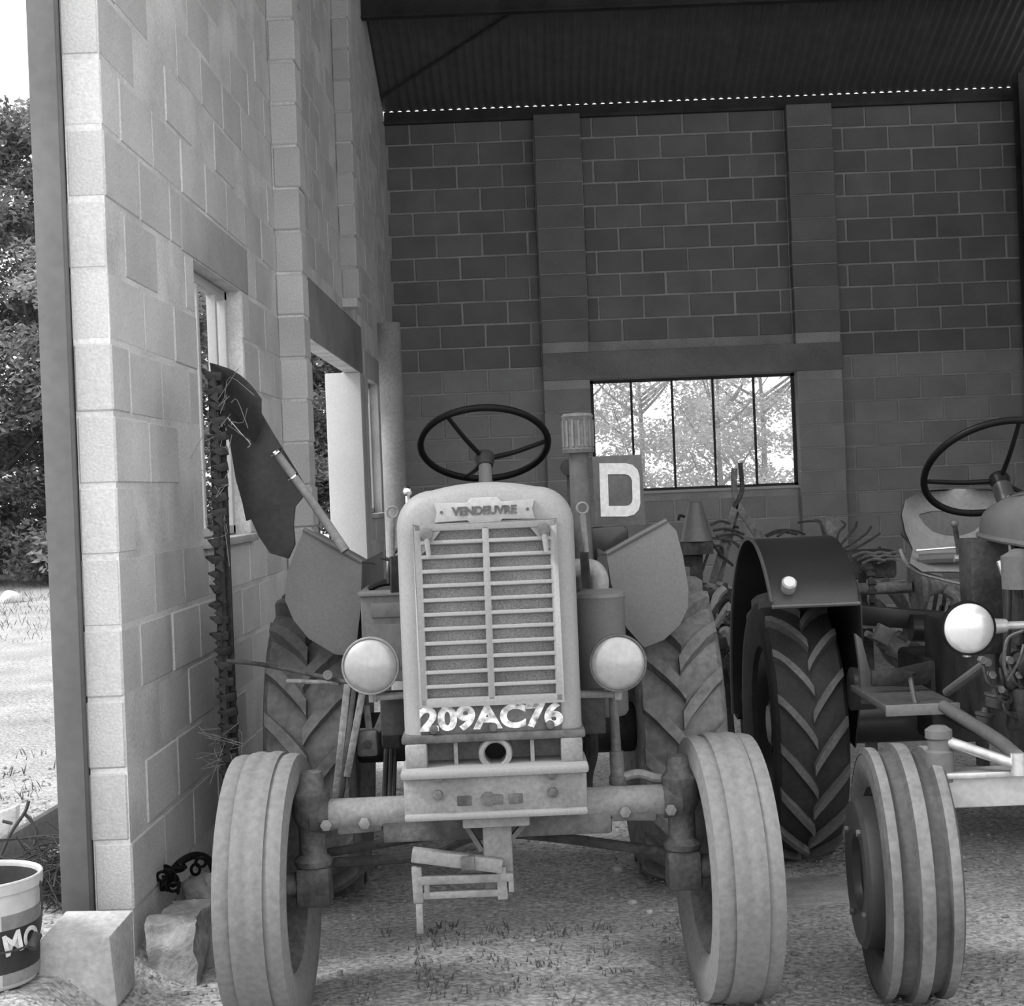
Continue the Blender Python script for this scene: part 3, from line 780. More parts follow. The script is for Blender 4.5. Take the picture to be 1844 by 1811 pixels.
# rear fenders: flared front apron, top sheet and rolled lip
for s in (-1, 1):
    if s < 0: pp = [(547, 953), (652, 1012), (650, 1090), (640, 1182), (603, 1178), (556, 1150), (528, 1116), (513, 1080), (517, 1030)]
    else: pp = [(1092, 997), (1200, 937), (1218, 955), (1230, 1000), (1240, 1060), (1239, 1095), (1224, 1126), (1196, 1152), (1160, 1166), (1128, 1130), (1100, 1050)]
    P = []
    for (px, py) in pp:
        P.append(a1(px, py, .90 + (1180-py)/220*.10))
    f = MB().plate(P, (0, .005, 0)).build('fender_apron', 'fender_paint', T1, bevel=.0015, label='flat flared front plate of the rear mudguard')
    A, B = P[0], P[1]
    if s < 0: inner, outer = B, A
    else: inner, outer = A, B
    rows = []
    for k in range(9):
        t = k/8; yy = t*.95; dz = -.05*t - .3*max(0, t-.55)**2*4
        rows.append([outer + Vector((0, yy, dz)), inner + Vector((0, yy, dz)), inner + Vector((0, yy, dz-.004)), outer + Vector((0, yy, dz-.004))])
    MB().rings(rows).build('fender_top', 'fender_paint', T1)
    rows = [[inner + Vector((0, k/8*.95, .0)), inner + Vector((s*.004, k/8*.95, .0)), inner + Vector((s*.004, k/8*.95, -.34)), inner + Vector((0, k/8*.95, -.34))] for k in range(9)]
    MB().rings(rows).build('fender_side', 'fender_paint', T1)
    MB().tube([outer, (outer+inner)/2 + Vector((0,-.003,.002)), inner], .008, 8).build('fender_lip', 'fender_paint', T1)

# engine, gearbox, rear axle
g = MB(); g.box(-.13, .13, .12, .62, .52, .98); g.box(-.15, .15, .15, .60, .62, .70); g.box(-.10, .10, .14, .6, .42, .52)
for k in range(4): g.cyl((.10, .2+k*.11, .85), (.19, .2+k*.11, .85), .03, n=12)
g.build('engine_block', 'engine_grime', T1, bevel=.01)
g = MB(); g.box(-.11, .11, .6, 1.25, .38, .80); g.cyl((-.5, 1.5, .30), (.5, 1.5, .30), .09, n=20); g.box(-.16, .16, 1.2, 1.7, .28, .72)
g.build('gearbox', 'engine_grime', T1, bevel=.015)
g = MB(); g.box(-.22, -.10, .14, .40, .56, .62); g.box(.12, .2, .2, .5, .44, .60); g.cyl((-.2, .2, .5), (-.2, .45, .5), .035, n=14)
g.build('manifold', 'engine_grime', T1, bevel=.006)
# toolbox on the left side with its panel lines
q0, q1 = a1(650, 1072, .5), a1(728, 1072, .5)
tb = MB().box(q0.x, -.10, .48, .80, .62, q0.z).build('tool_box', 'sign_grey', T1, bevel=.006)
MB().box(q0.x-.006, -.09, .47, .81, q0.z-.002, q0.z+.012).build('lid', 'fender_paint', tb, bevel=.003)
MB().box(q0.x+.03, -.12, .474, .482, q0.z-.065, q0.z-.022).build('panel', 'sign_grey', tb, bevel=.002)
MB().box(q0.x+.015, -.12, .474, .482, .66, q0.z-.085).build('panel', 'sign_grey', tb, bevel=.002)
g = MB()
for k in range(3): g.tube([(q0.x+.02, .55+.05*k, q0.z+.015), (q0.x+.08, .56+.05*k, q0.z+.03), (-.12, .58+.05*k, q0.z+.02)], .009, 6)
g.build('hoses', 'rubber_black', T1)
g = MB(); q = a1(715, 990, .55)
g.tube([q + Vector((-.03, 0, -.10)), q + Vector((-.02, 0, -.03)), q, q + Vector((.05, .02, .03))], .007, 6).tube([q + Vector((-.05, .0, -.02)), q + Vector((0, 0, -.04)), q + Vector((.04, 0, -.09))], .006, 6)
g.cyl(q + Vector((-.005, 0, -.11)), q + Vector((-.005, 0, -.03)), .018, n=10)
g.build('injection_pipes', 'engine_grime', T1)

# mower drive on the left: uprights, rod, gear box
for (p0, p1, w_, h_, m_) in (((626, 1232), (604, 1440), .020, .012, 'rust_light'), ((640, 1225), (614, 1440), .014, .02, 'rust'), ((655, 1235), (625, 1400), .02, .02, 'rust_light')):
    MB().bar(a1(*p0, .30), a1(*p1, .22), w_, h_, (0,1,0)).build('mower_strut', m_, T1, bevel=.002)
q = a1(663, 1336, .30)
mb = MB().obox(q, (.058, .07, .072)).build('mower_gearbox', 'cast_dirty', T1, bevel=.008)
MB().cyl(q + Vector((.0, -.04, 0)), q + Vector((0, -.03, 0)), .012, n=12).build('gearbox_plug', 'engine_grime', mb)
MB().bar(q + Vector((.005, 0, .03)), a1(660, 1270, .30), .018, .012, (0,1,0)).bar(q + Vector((.025, 0, .03)), a1(705, 1250, .3), .02, .012, (0,1,0)).build('gearbox_arm', 'rust_light', mb)
MB().tube([a1(410, 1190, .62), a1(470, 1196, .55), a1(560, 1214, .42), a1(640, 1232, .32)], .007, 8).build('mower_stay', 'rust', T1)
MB().cyl(a1(517, 1226, .45), a1(612, 1230, .36), .007, n=8).build('mower_pin', 'rust_light', T1)
MB().cyl(a1(590, 1215, .36), a1(590, 1215, .33), .014, n=10).build('stay_joint', 'rust_light', T1)
for (p0, p1) in (((697, 1320), (692, 1440)), ((704, 1330), (702, 1440)), ((711, 1345), (708, 1440))):
    MB().cyl(a1(*p0, .55), a1(*p1, .5), .008, n=8).build('control_rod', 'engine_grime', T1)
MB().obox(a1(705, 1310, .4), (.055, .08, .11)).build('hydraulic_pump', 'engine_grime', T1, bevel=.01)
MB().tube([a1(1060, 1290, .2), a1(1065, 1350, .25), a1(1055, 1400, .3), a1(1058, 1440, .3)], .02, 8).build('exhaust_hose', 'engine_grime', T1)

# hitch post and tool brackets hanging below the front frame
YH = -.10
g = MB(); q0, q1 = a1(868, 1470, YH), a1(926, 1600, YH)
g.box(q0.x, q1.x, YH-.02, YH+.03, q1.z, q0.z+.03)
hp = g.build('hitch_post', 'cast_paint', T1, bevel=.006)
MB().box(a1(833, 1462, YH).x, a1(953, 1462, YH).x, YH-.05, YH+.05, a1(900, 1482, YH).z, ZF0+.002).build('post_cap', 'cast_paint', hp, bevel=.005)
for (p0, p1) in (((835, 1478), (868, 1530)), ((950, 1475), (920, 1510))):
    MB().bar(a1(*p0, YH), a1(*p1, YH), .012, .03, (0,1,0)).build('post_gusset', 'cast_dirty', hp)
for (p0, p1, w_, h_) in (((742, 1538), (905, 1558), .035, .050), ((752, 1585), (925, 1578), .022, .03), ((762, 1612), (905, 1606), .018, .02)):
    MB().bar(a1(*p0, YH-.03), a1(*p1, YH-.03), h_ if False else w_, w_, (0,1,0)).build('hitch_bar', 'cast_paint', hp, bevel=.003)
for (p0, p1, w_) in (((750, 1560), (754, 1625), .026), ((768, 1580), (770, 1615), .014), ((755, 1625), (757, 1680), .018), ((902, 1560), (906, 1618), .026), ((920, 1580), (921, 1605), .014)):
    MB().bar(a1(*p0, YH-.03), a1(*p1, YH-.03), w_, .02, (0,1,0)).build('hitch_leg', 'cast_paint', hp, bevel=.003)
MB().obox(a1(843, 1553, YH-.045), (.035, .03, .035)).build('hitch_lug', 'cast_dirty', hp, bevel=.004)

# letter sign and lamp at the back
LY = 1.75
P = [a1(*p, LY) for p in ((1066, 822), (1155, 818), (1163, 946), (1072, 950))]
sg = MB().plate(P, (0, .006, 0)).build('sign_plate', 'sign_grey', T1, bevel=.002, label='square plate painted with a white letter D')
def dpath(x0, x1, y0, y1, rr):
    pts = [(x0, y1), (x0, y0), ((x0+x1)/2, y0), (x1-rr, y0)]
    pts += [(x1-rr+rr*math.sin(a), y0+rr-rr*math.cos(a)) for a in (R(30), R(60), R(90))]
    pts += [(x1-rr+rr*math.cos(a), y1-rr+rr*math.sin(a)) for a in (R(0), R(30), R(60), R(90))]
    return pts + [((x0+x1)/2, y1)]
oo, ii = dpath(1079, 1151, 834, 930, 24), dpath(1094, 1137, 854, 911, 12)
n = len(oo); g = MB(); vs = []
for yy in (LY-.004, LY+.001):
    vs += [a1(px + (py-834)*.03, py - (px-1079)*.005, yy) for px, py in oo] + [a1(px + (py-834)*.03, py - (px-1079)*.005, yy) for px, py in ii]
fs = []
for i in range(n):
    j = (i+1) % n; fs += [(i, j, n+j, n+i), (2*n+i, 3*n+i, 3*n+j, 2*n+j), (i, 2*n+i, 2*n+j, j), (n+i, n+j, 3*n+j, 3*n+i)]
g.add(vs, fs); g.build('letter', 'white_paint', sg)
q = a1(1072, 960, LY); MB().bar(q, (q.x, LY, .70), .03, .012, (0,1,0)).build('sign_post', 'engine_grime', T1)
q = a1(1024, 842, LY-.1); MB().lathe([(0, 0), (0, .028), (.02, .03), (.05, .022), (.06, 0)], q, (0,1,0), 24).build('rear_lamp', 'engine_grime', T1)
MB().bar(q + Vector((0, .03, 0)), (q.x, LY-.07, .70), .014, .014).build('lamp_stalk', 'engine_grime', T1)
P = [a1(*p, 1.45) for p in ((1064, 950), (1122, 945), (1131, 952), (1133, 995), (1068, 1010))]
MB().plate(P, (0, .09, 0)).build('driver_seat', 'dark_paint', T1, bevel=.02)
MB().box(-.05, .05, 1.42, 1.5, .68, .9).build('seat_post', 'engine_grime', T1)

# ------------------------------------------------------------------ cutter bar and swath board, raised against the wall
MW = empty('cutter_bar', at(410, 1400, 4.95), label='rusty finger cutter bar raised upright beside the side wall', cat='mower')
Mi = Matrix.Translation(-at(410, 1400, 4.95))
def am(px, py, Y): return Mi @ at(px, py, Y)
MB().tube([am(409, 1400, 4.95), am(404, 1200, 4.95), am(397, 1000, 4.95), am(390, 820, 4.95), am(383, 672, 4.95)], .016, 6).build('bar', 'cutter_black', MW)
MB().bar(am(416, 1400, 4.97), am(388, 672, 4.97), .012, .05, (1,0,0)).build('knife_back', 'cutter_black', MW)
gm = MB(); gm.rings([[(.03, -.006, -.016), (.03, .012, -.016), (.03, .012, .014), (.03, -.006, .014)], [(-.005, -.022, -.014), (-.005, .012, -.014), (-.005, .012, .012), (-.005, -.022, .012)], [(-.030, -.022, .006), (-.030, -.012, .006), (-.030, -.012, .012), (-.030, -.022, .012)]])
gme = gm.mesh('finger_guard', 'cutter_black', bevel=.003)
km = MB().plate([(.0, -.02, -.022), (.0, -.02, .022), (-.026, -.026, .0)], (0, .004, 0)).mesh('knife_section', 'cutter_black')
yy = 676
while yy < 1392:
    t = (yy-672)/(1400-672); q = am(383 + 26*t + 6*math.sin(t*9), yy, 4.945)
    obj('finger_guard', gme, MW, q, (random.uniform(-.2,.2), random.uniform(-.25,.25), random.uniform(-.3,.5)))
    obj('knife_section', km, MW, am(392 + 24*t, yy+13, 4.945), (random.uniform(-.1,.1), random.uniform(-.1,.1), random.uniform(-.5,.3)))
    yy += 27.5
g = MB()
for k in range(46):
    q = am(random.choice((392, 400, 408)) + random.gauss(0, 10), random.choice((random.uniform(700, 960), random.uniform(1310, 1370))), 4.93)
    g.tube([q, q + Vector((random.gauss(0,.03), random.gauss(0,.02), random.gauss(0,.03))), q + Vector((random.gauss(0,.05), random.gauss(0,.02), random.gauss(-.02,.05)))], .0012, 4, k=3)
g.build('dry_grass', 'straw', MW, kind='stuff')

SB = empty('swath_board', at(520, 1005, 5.1), label='black steel swath board leaning with its round wooden stick', cat='board')
Mi2 = Matrix.Translation(-at(520, 1005, 5.1))
def ab(px, py, Y): return Mi2 @ at(px, py, Y)
out = [(385, 690), (402, 672), (436, 682), (458, 704), (466, 735), (492, 780), (520, 825), (549, 872), (546, 895), (532, 912), (529, 945), (532, 980), (520, 1006), (486, 996), (466, 966), (452, 935), (443, 938), (436, 905), (424, 862), (414, 800), (404, 760), (394, 725)]
n = len(out); P = [ab(px, py, 5.10 + .05*((px-470)/80)**2) for px, py in out]
MB().plate(P, (0, .008, 0)).build('board', 'board_black', SB, bevel=.002)
rows = []
for k in range(11):
    a = k/10; cx, cy = 388 + 78*a, 668 + 58*a*a
    rows.append([ab(cx - 12*(1-a), cy - 16*(1-a), 5.02 + .02*a), ab(cx + 6, cy - 8, 5.0), ab(cx + 6, cy + 22 + 24*a, 5.02), ab(cx - 8, cy + 40 + 34*a, 5.07), ab(cx - 4, cy + 34 + 30*a, 5.085), ab(cx, cy + 10, 5.085)])
MB().rings(rows).build('shoe', 'board_black', SB, bevel=.003)
q0, q1 = ab(500, 818, 5.06), ab(622, 992, 5.0)
MB().tube([q0, q0*.5+q1*.5 + Vector((.004,0,0)), q1], .0135, 12, r1=.0155).build('stick', 'wood_stick', SB)
for (px, py) in ((497, 815), (527, 858)): MB().torus(ab(px, py, 5.05), (.5,.3,-.8), .017, .005, 16, 6).build('stick_clip', 'chrome', SB)
MB().tube([ab(410, 752, 5.04), ab(432, 778, 5.04), ab(450, 798, 5.05), ab(446, 806, 5.05)], .0016, 5).build('wire', 'bright_steel', SB)
# ------------------------------------------------------------------ second tractor
T2 = empty('tractor', (1.52, 4.06, 0), 0., label='dark tractor with black rear mudguard, cut off by the right edge', cat='tractor')
M2i = Matrix.Translation((-1.52, -4.06, 0))
def a2(px, py, ly): return M2i @ at(px, py, 4.06+ly)
ribs3 = [(-.072, .012, .016), (.0, .016, .020), (.072, .012, .016)]
front_wheel(T2, (-.585, 0, .135), -1, .33, .095, ribs3, ['tyre_grey', 'tyre_rib_pale'], 'dark_paint', rz=R(-3), weight=True)
front_wheel(T2, (.585, 0, .135), 1, .33, .095, ribs3, ['tyre_grey', 'tyre_rib_pale'], 'dark_paint', rz=R(-3), weight=True)
rear_wheel(T2, (-.57, 1.79, .25), -1, .50, .132, 17, .026, ['tyre_black', 'tyre_lug_worn'], 'dark_paint', lugw=.0165, skew=.34)
rear_wheel(T2, (.57, 1.79, .25), 1, .50, .132, 17, .026, ['tyre_black', 'tyre_lug_worn'], 'dark_paint', lugw=.0165, skew=.34)
# front axle, kingpins, steering
g = MB().box(-.50, .50, -.12, -.07, .318, .398); fa = g.build('front_axle', 'axle_white', T2, bevel=.005)
MB().box(-.50, .50, -.135, -.055, .394, .41).build('axle_lip', 'bright_steel', fa, bevel=.004)
for s in (-1, 1):
    kp = MB().lathe([(-.30, 0), (-.30, .02), (-.05, .024), (-.045, .036), (.03, .036), (.035, .028), (.06, .028), (.065, .034), (.085, .034), (.095, .02), (.097, 0)], (s*.505, -.095, .43), (0,0,1), 24).build('kingpin', 'tractor_grey', T2)
    MB().cyl((s*.505, -.03, .135), (s*.59, -.0, .135), .03, n=14).build('stub_axle', 'dark_paint', kp)
    MB().cyl((s*.505, -.095, .16), (s*.505, -.095, .20), .045, .03, 16).build('dust_cap', 'tractor_grey', kp)
k0 = Vector((-.50, -.095, .49)); k1 = a2(1833, 1377, -.16)
MB().tube([k0, k0 + (k1-k0)*.3, k1], .016, 12, r1=.013).build('steering_arm', 'bright_steel', T2)
MB().cyl(k1 - Vector((0,0,.025)), k1 + Vector((0,0,.03)), .018, n=14).build('ball_joint', 'bright_steel', T2)
MB().tube([k1 + Vector((0,0,.02)), a2(1790, 1328, .15), a2(1700, 1272, .55)], .019, 12).build('drag_link', 'tractor_grey', T2)

# rear fender: bent sheet over the wheel, with its inner plate and lamp
def arc(cx, y, z, rad, a): return (cx, y - rad*math.cos(a), z + rad*math.sin(a))
WY, WZ = 1.79, .25
for s in (-1, 1):
    xo, xi = s*.705, s*.40
    rows = []
    for k in range(25):
        a = R(45) + R(140)*k/24; rad = .70 - (.02 if k == 0 else 0)
        rows.append([arc(xo, WY, WZ, rad, a), arc(xi, WY, WZ, rad, a), arc(xi, WY, WZ, rad-.004, a), arc(xo, WY, WZ, rad-.004, a)])
    fd = MB().rings(rows).build('rear_fender', 'dark_paint', T2)
    MB().tube([arc(xo, WY, WZ, .70, R(45)+R(140)*k/14) for k in range(15)], .007, 6, k=2).build('fender_edge', 'tractor_grey', fd)
    MB().tube([arc(xo, WY, WZ, .685, R(44.5)), arc((xo+xi)/2, WY, WZ, .685, R(44.5)), arc(xi, WY, WZ, .685, R(44.5))], .008, 8).build('fender_edge', 'tractor_grey', fd)
    P = [arc(xi, WY, WZ, .698, R(45)+R(140)*k/12) for k in range(13)] + [(xi, WY+.45, .30), (xi, WY-.30, .20), (xi, WY-.50, .52)]
    MB().plate(P, (-s*.005, 0, 0)).build('fender_side', 'dark_paint', fd)
    q = a2(1421, 1050, 1.32) if s < 0 else Vector((.55, 1.32, .79))
    lm = MB().lathe([(-.012, 0), (-.012, .02), (-.006, .026), (.01, .027), (.05, .024)], q, (0, .8, -.6), 24).build('position_lamp', 'lens_bright', fd)
    P = [a2(*p, 1.15) for p in ((1540, 1140), (1552, 1150), (1572, 1225), (1578, 1268), (1552, 1268), (1548, 1200))]
    if s < 0: MB().plate(P, (0, .03, 0)).build('fender_stay', 'tractor_grey', T2, bevel=.004)
# foot plate with ridges, axle housing
q0, q1 = a2(1578, 1262, .85), a2(1708, 1262, .85)
fp = MB().box(q0.x, q1.x, .72, 1.25, q0.z-.02, q0.z).build('foot_plate', 'tractor_grey', T2, bevel=.003)
for k in range(14):
    MB().box(q0.x+.01, q1.x-.01, .74+k*.036, .748+k*.036, q0.z, q0.z+.004).build('ridge', 'tractor_grey', fp)
MB().box(q0.x, q1.x, .715, .728, q0.z-.03, q0.z+.004).build('plate_lip', 'seat_worn', fp, bevel=.002)
MB().cyl((-.60, WY, .25), (.60, WY, .25), .085, n=24).build('rear_axle', 'dark_paint', T2)
MB().cyl(a2(1532, 1240, 1.3), a2(1575, 1240, 1.3), .075, .07, 20).build('brake_drum', 'dark_paint', T2)
MB().tube([a2(1638, 1212, .8), a2(1645, 1250, .78), a2(1652, 1278, .76)], .008, 8).build('brake_pedal_rod', 'tractor_grey', T2)
MB().cyl(a2(1637, 1210, .8), a2(1637, 1216, .8), .022, .02, 12).build('brake_pedal', 'dark_paint', T2)
g = MB(); g.plate([a2(*p, 1.0) for p in ((1570, 1208), (1620, 1203), (1655, 1195), (1680, 1190), (1682, 1210), (1672, 1232), (1640, 1236), (1570, 1235))], (0, .02, 0)); g.build('brake_cover', 'engine_grime', T2, bevel=.004)

# hood, cowl, engine
def hood2(y, hw, zt, zb, rc):
    return [(x, y, z) for x, z in hood_outline(hw, zb, zt, rc, .015)]
g = MB().rings([hood2(.80, .10, 1.055, .985, .05), hood2(.76, .135, 1.085, .975, .075), hood2(.62, .15, 1.105, .972, .09), hood2(.2, .16, 1.125, .965, .09), hood2(-.15, .165, 1.125, .96, .09), hood2(-.20, .15, 1.105, .97, .08)])
hd = g.build('hood', 'tractor_grey', T2, sharp=50)
MB().tube([(-.105, .80, .978), (-.142, .74, .972), (-.158, .5, .966), (-.166, .2, .962), (-.172, -.18, .955)], .009, 8).build('hood_lip', 'tractor_grey', hd)
MB().tube([(-.06, .77, 1.070), (-.085, .55, 1.095), (-.10, .2, 1.115), (-.10, -.1, 1.115)], .006, 6).build('hood_trim', 'chrome', hd)
g = MB(); g.box(-.12, .12, -.12, .62, .42, .86); g.box(-.15, .0, .05, .5, .50, .62); g.cyl((-.15, .1, .62), (-.15, .45, .62), .035, n=16); g.cyl((-.16, .3, .44), (-.16, .3, .56), .04, n=16)
for k in range(4): g.box(-.14, -.11, -.05+k*.15, .03+k*.15, .66, .84)
eng = g.build('engine_block', 'engine_grime', T2, bevel=.012)
g = MB(); g.box(-.10, .10, .60, 1.65, .30, .66); g.box(-.12, .12, 1.5, 2.0, .2, .50); g.build('gearbox', 'engine_grime', T2, bevel=.02)
g = MB(); q0, q1 = a2(1745, 1000, .62), a2(1800, 1100, .62)
g.box(q0.x, q1.x+.03, .60, .74, .62, .965); g.build('dash_support', 'engine_grime', T2, bevel=.006)
MB().bar(a2(1817, 1000, .35), a2(1812, 1200, .35), .016, .03, (0,1,0)).build('side_rail', 'dark_paint', T2, bevel=.002)
MB().cyl((-.168, .25, .84), (-.168, .25, .93), .055, n=20).cyl((-.168, .25, .93), (-.168, .25, .95), .055, .02, n=20).build('fuel_filter', 'seat_pad', T2)
MB().cyl(a2(1800, 1010, .42), a2(1815, 1052, .40), .010, n=8).build('hood_catch', 'bright_steel', T2)
g = MB(); g.tube([a2(1844, 1135, .2), a2(1815, 1150, .22), a2(1808, 1190, .22), a2(1812, 1215, .22)], .005, 6).tube([a2(1844, 1160, .2), a2(1835, 1190, .2), a2(1815, 1225, .22)], .004, 6)
g.build('oil_pipe', 'rust_light', T2)
for (px, py, r_, h_) in ((1822, 1222, .022, .06), (1793, 1262, .030, .05), (1826, 1296, .020, .06), (1772, 1296, .024, .05)):
    q = a2(px, py, .3); MB().lathe([(-h_/2, 0), (-h_/2, r_*.6), (-h_*.35, r_*.9), (h_*.2, r_), (h_*.25, r_*1.15), (h_*.4, r_*1.15), (h_*.45, r_*.5), (h_*.7, r_*.4), (h_*.72, 0)], q, (.2, 0, 1), 18).build('filter_bowl', 'engine_grime', T2)
for k in range(5):
    q = a2(1770 + k*16, 1195 + (k % 3)*26, .28)
    MB().tube([q, q + Vector((.01, -.01, -.05)), q + Vector((.05, .0, -.07)), q + Vector((.06, .04, -.02))], .005, 6).build('fuel_pipe', 'rust', T2)
    MB().cyl(q + Vector((0, -.012, .01)), q + Vector((0, .02, .01)), .011, n=6).build('engine_bolt', 'rust_light', T2)
MB().box(-.128, -.115, .1, .5, .70, .80).build('side_cover', 'dark_paint', T2, bevel=.006)
# headlamp on its side arm
q = a2(1745, 1131, .12); headlight(T2, q, .0715, 'lens_bright', 'rubber_black')
MB().cyl(q + Vector((.07, .03, 0)), q + Vector((.11, .03, 0)), .022, .018, 12).cyl(q + Vector((.10, .03, 0)), (-.10, .15, q.z), .011, n=10).build('headlight_arm', 'bright_steel', T2)
MB().cyl(a2(1778, 1192, .45), a2(1705, 1246, .75), .014, n=10).build('footboard_stay', 'tractor_grey', T2)
MB().cyl(q + Vector((0, .03, -.08)), q + Vector((0, .03, -.07)), .012, n=10).build('lamp_screw', 'bright_steel', T2)
# steering wheel
sc = a2(1792, 843, .92)
nrm = Vector((-.05, .64, .77)).normalized()
steering(T2, sc, .228, 0, .0115, [R(170), R(-82), R(45)], .05, ('rubber_black', 'rubber_black'), sc + Vector((.02, -.25, -.30)), .03, 'dark_paint', axis=nrm)
# gear levers
for (p0, p1, yy_) in (((1719, 945), (1730, 1010), .95), ((1732, 1015), (1760, 1110), .95)):
    MB().cyl(a2(*p0, yy_), a2(*p1, yy_), .008, .010, 8).build('gear_lever', 'rust', T2)
MB().sphere(a2(1719, 943, .95), .013).build('lever_knob', 'tractor_grey', T2)
MB().cyl(a2(1718, 1006, .9), a2(1745, 1004, .9), .012, n=10).build('lever_pivot', 'bright_steel', T2)
# bucket seat: pan, back, piping
SY = 1.55
def seat_ring(py, xl, xr, d):
    pass
rows = []
prof = [((1655, 1028), (1800, 1030), 0.), ((1632, 1012), (1815, 1012), .03), ((1625, 985), (1818, 985), .26), ((1612, 955), (1815, 955), .32), ((1606, 925), (1815, 925), .36), ((1612, 900), (1808, 900), .38), ((1640, 884), (1790, 884), .39), ((1690, 880), (1760, 880), .395)]
for (l, r_, d) in prof:
    A, B = a2(*l, SY+d), a2(*r_, SY+d); C = (A+B)/2
    row = []
    for k in range(13):
        t = k/12; p = A.lerp(B, t); p.y -= (.16 if d > .1 else .05)*abs(2*t-1)**2.2
        row.append(p)
    rows.append(row)
back = [[p + Vector((0, .02, -.006)) for p in r_] for r_ in rows]
g = MB(); g.rings(rows, False, False, False); g.rings([list(reversed(r_)) for r_ in back], False, False, False)
st = g.build('driver_seat', 'seat_worn', T2, sharp=60)
P = [a2(*p, SY+.30) for p in ((1622, 962), (1624, 945), (1640, 930), (1680, 920), (1730, 920), (1790, 930), (1795, 980), (1725, 985), (1648, 990))]
MB().plate(P, (0, .03, 0)).build('seat_pad', 'seat_pad', st, bevel=.012)
MB().tube([a2(1655, 1008, SY+.02), a2(1700, 1005, SY), a2(1800, 1004, SY)], .02, 8).build('seat_cushion', 'seat_pad', st)
MB().tube([p + Vector((0,-.005,0)) for p in (a2(1650, 991, SY+.1), a2(1690, 988, SY+.08), a2(1740, 984, SY+.08))], .004, 6).build('seat_piping', 'chrome', st)
MB().tube([a2(1622, 990, SY+.2), a2(1632, 1012, SY+.15), a2(1655, 1030, SY+.08), a2(1700, 1043, SY+.05), a2(1740, 1055, SY+.05), a2(1752, 1085, SY+.05)], .008, 8).build('seat_spring', 'bright_steel', st)

# ------------------------------------------------------------------ hay machines behind the tractors
HT = empty('hay_tedder', (1.75, 7.6, -.25), 0, label='rusty hay tedder with curved tines behind the dark tractor', cat='farm machine')
Mi3 = Matrix.Translation((-1.75, -7.6, .25))
def ah(px, py, Y): return Mi3 @ at(px, py, Y)
MB().bar(ah(1500, 1058, 7.6), ah(1790, 1052, 7.6), .06, .07).build('frame_beam', 'rust_light', HT, bevel=.004)
MB().bar(ah(1480, 1122, 7.2), ah(1790, 1112, 7.2), .05, .06).build('frame_beam', 'rust_light', HT, bevel=.004)
MB().cyl(ah(1520, 1062, 7.1), ah(1640, 1056, 7.1), .028, n=16).build('drive_shaft', 'rust_light', HT)
q = ah(1652, 1052, 7.1)
MB().lathe([(-.02, .0), (-.02, .10), (-.012, .145), (.012, .145), (.02, .12), (.05, .06), (.11, .045), (.115, 0)], q, (1,0,.02), 32).build('disc', 'rust_light', HT)
q = ah(1562, 1062, 7.1)
ch = MB().torus(q, (1,0,.02), .10, .014, 32, 6).build('chain_wheel', 'rust', HT)
for k in range(18):
    a = 2*math.pi*k/18; MB().obox(q + Vector((0, .112*math.cos(a), .112*math.sin(a))), (.035, .018, .018), (a, 0, 0)).build('chain_link', 'rust', ch)
for (p0, p1, Y) in (((1590, 1045), (1640, 1155), 7.25), ((1575, 1085), (1590, 1150), 7.3), ((1700, 1060), (1720, 1110), 7.4)):
    MB().tube([ah(*p0, Y), ah((p0[0]+p1[0])/2+12, (p0[1]+p1[1])/2-8, Y), ah(*p1, Y)], .028, 10).build('curved_arm', 'rust_light', HT)
def tine(pts, Y, par, conv, r=.006, m_='rust'):
    MB().tube([conv(*p, Y + .03*i) for i, p in enumerate(pts)], r, 6, k=5).build('tine', m_, par)
for pts in ([(1500, 995), (1480, 945), (1462, 938), (1437, 941)], [(1503, 992), (1483, 962), (1478, 940), (1466, 936)], [(1505, 990), (1510, 960), (1522, 945), (1515, 938)],
            [(1505, 992), (1530, 962), (1540, 950), (1543, 940)], [(1507, 996), (1540, 975), (1560, 960), (1569, 948)], [(1510, 1002), (1545, 985), (1570, 970), (1585, 960)],
            [(1515, 1012), (1550, 1000), (1575, 995), (1585, 985)], [(1370, 968), (1400, 955), (1430, 955), (1450, 962)], [(1380, 966), (1405, 958), (1435, 962)], [(1400, 966), (1420, 955), (1445, 960)]):
    tine(pts, 7.7, HT, ah)
MB().plate([ah(*p, 7.75) for p in ((1486, 932), (1492, 928), (1508, 929), (1515, 940), (1505, 962), (1488, 960))], (0, .01, 0)).build('deflector', 'rust_light', HT)
# gearbox and spring tines low behind the foot plate
MB().obox(ah(1560, 1015, 7.75), (.26, .2, .14)).build('gearbox', 'rust', HT, bevel=.02)
for k in range(8):
    q = ah(1535 + k*9, 1002 + (k % 3)*6, 7.6); MB().tube([q, q + Vector((.05, -.02, .02)), q + Vector((.11, -.02, .01))], .007, 6).build('tine', 'rust_light', HT)
for k in range(7):
    x0, y0 = 1560 + k*19, 1140 + (k % 3)*16
    tine([(x0, y0), (x0+22, y0+14), (x0+38, y0+42), (x0+58, y0+58), (x0+72, y0+62)], 6.45, HT, ah, r=.015, m_='tine_grey')
MB().obox(ah(1590, 1142, 6.4), (.07, .05, .07), (0, .5, 0)).build('tine_clamp', 'tine_grey', HT, bevel=.005)
MB().bar(ah(1520, 1105, 6.5), ah(1700, 1118, 6.4), .06, .08).build('draw_beam', 'dark_paint', HT, bevel=.005)
for (px, py) in ((1640, 1130), (1672, 1130)): MB().cyl(ah(px, py, 6.3), ah(px+26, py+1, 6.3), .055, n=18).build('spring_housing', 'dark_paint', HT)
for px in (1560, 1680, 1760):
    q = ah(px, 1120, 7.4); MB().bar(q, (q.x, q.y, .02), .05, .05).build('leg', 'rust', HT)
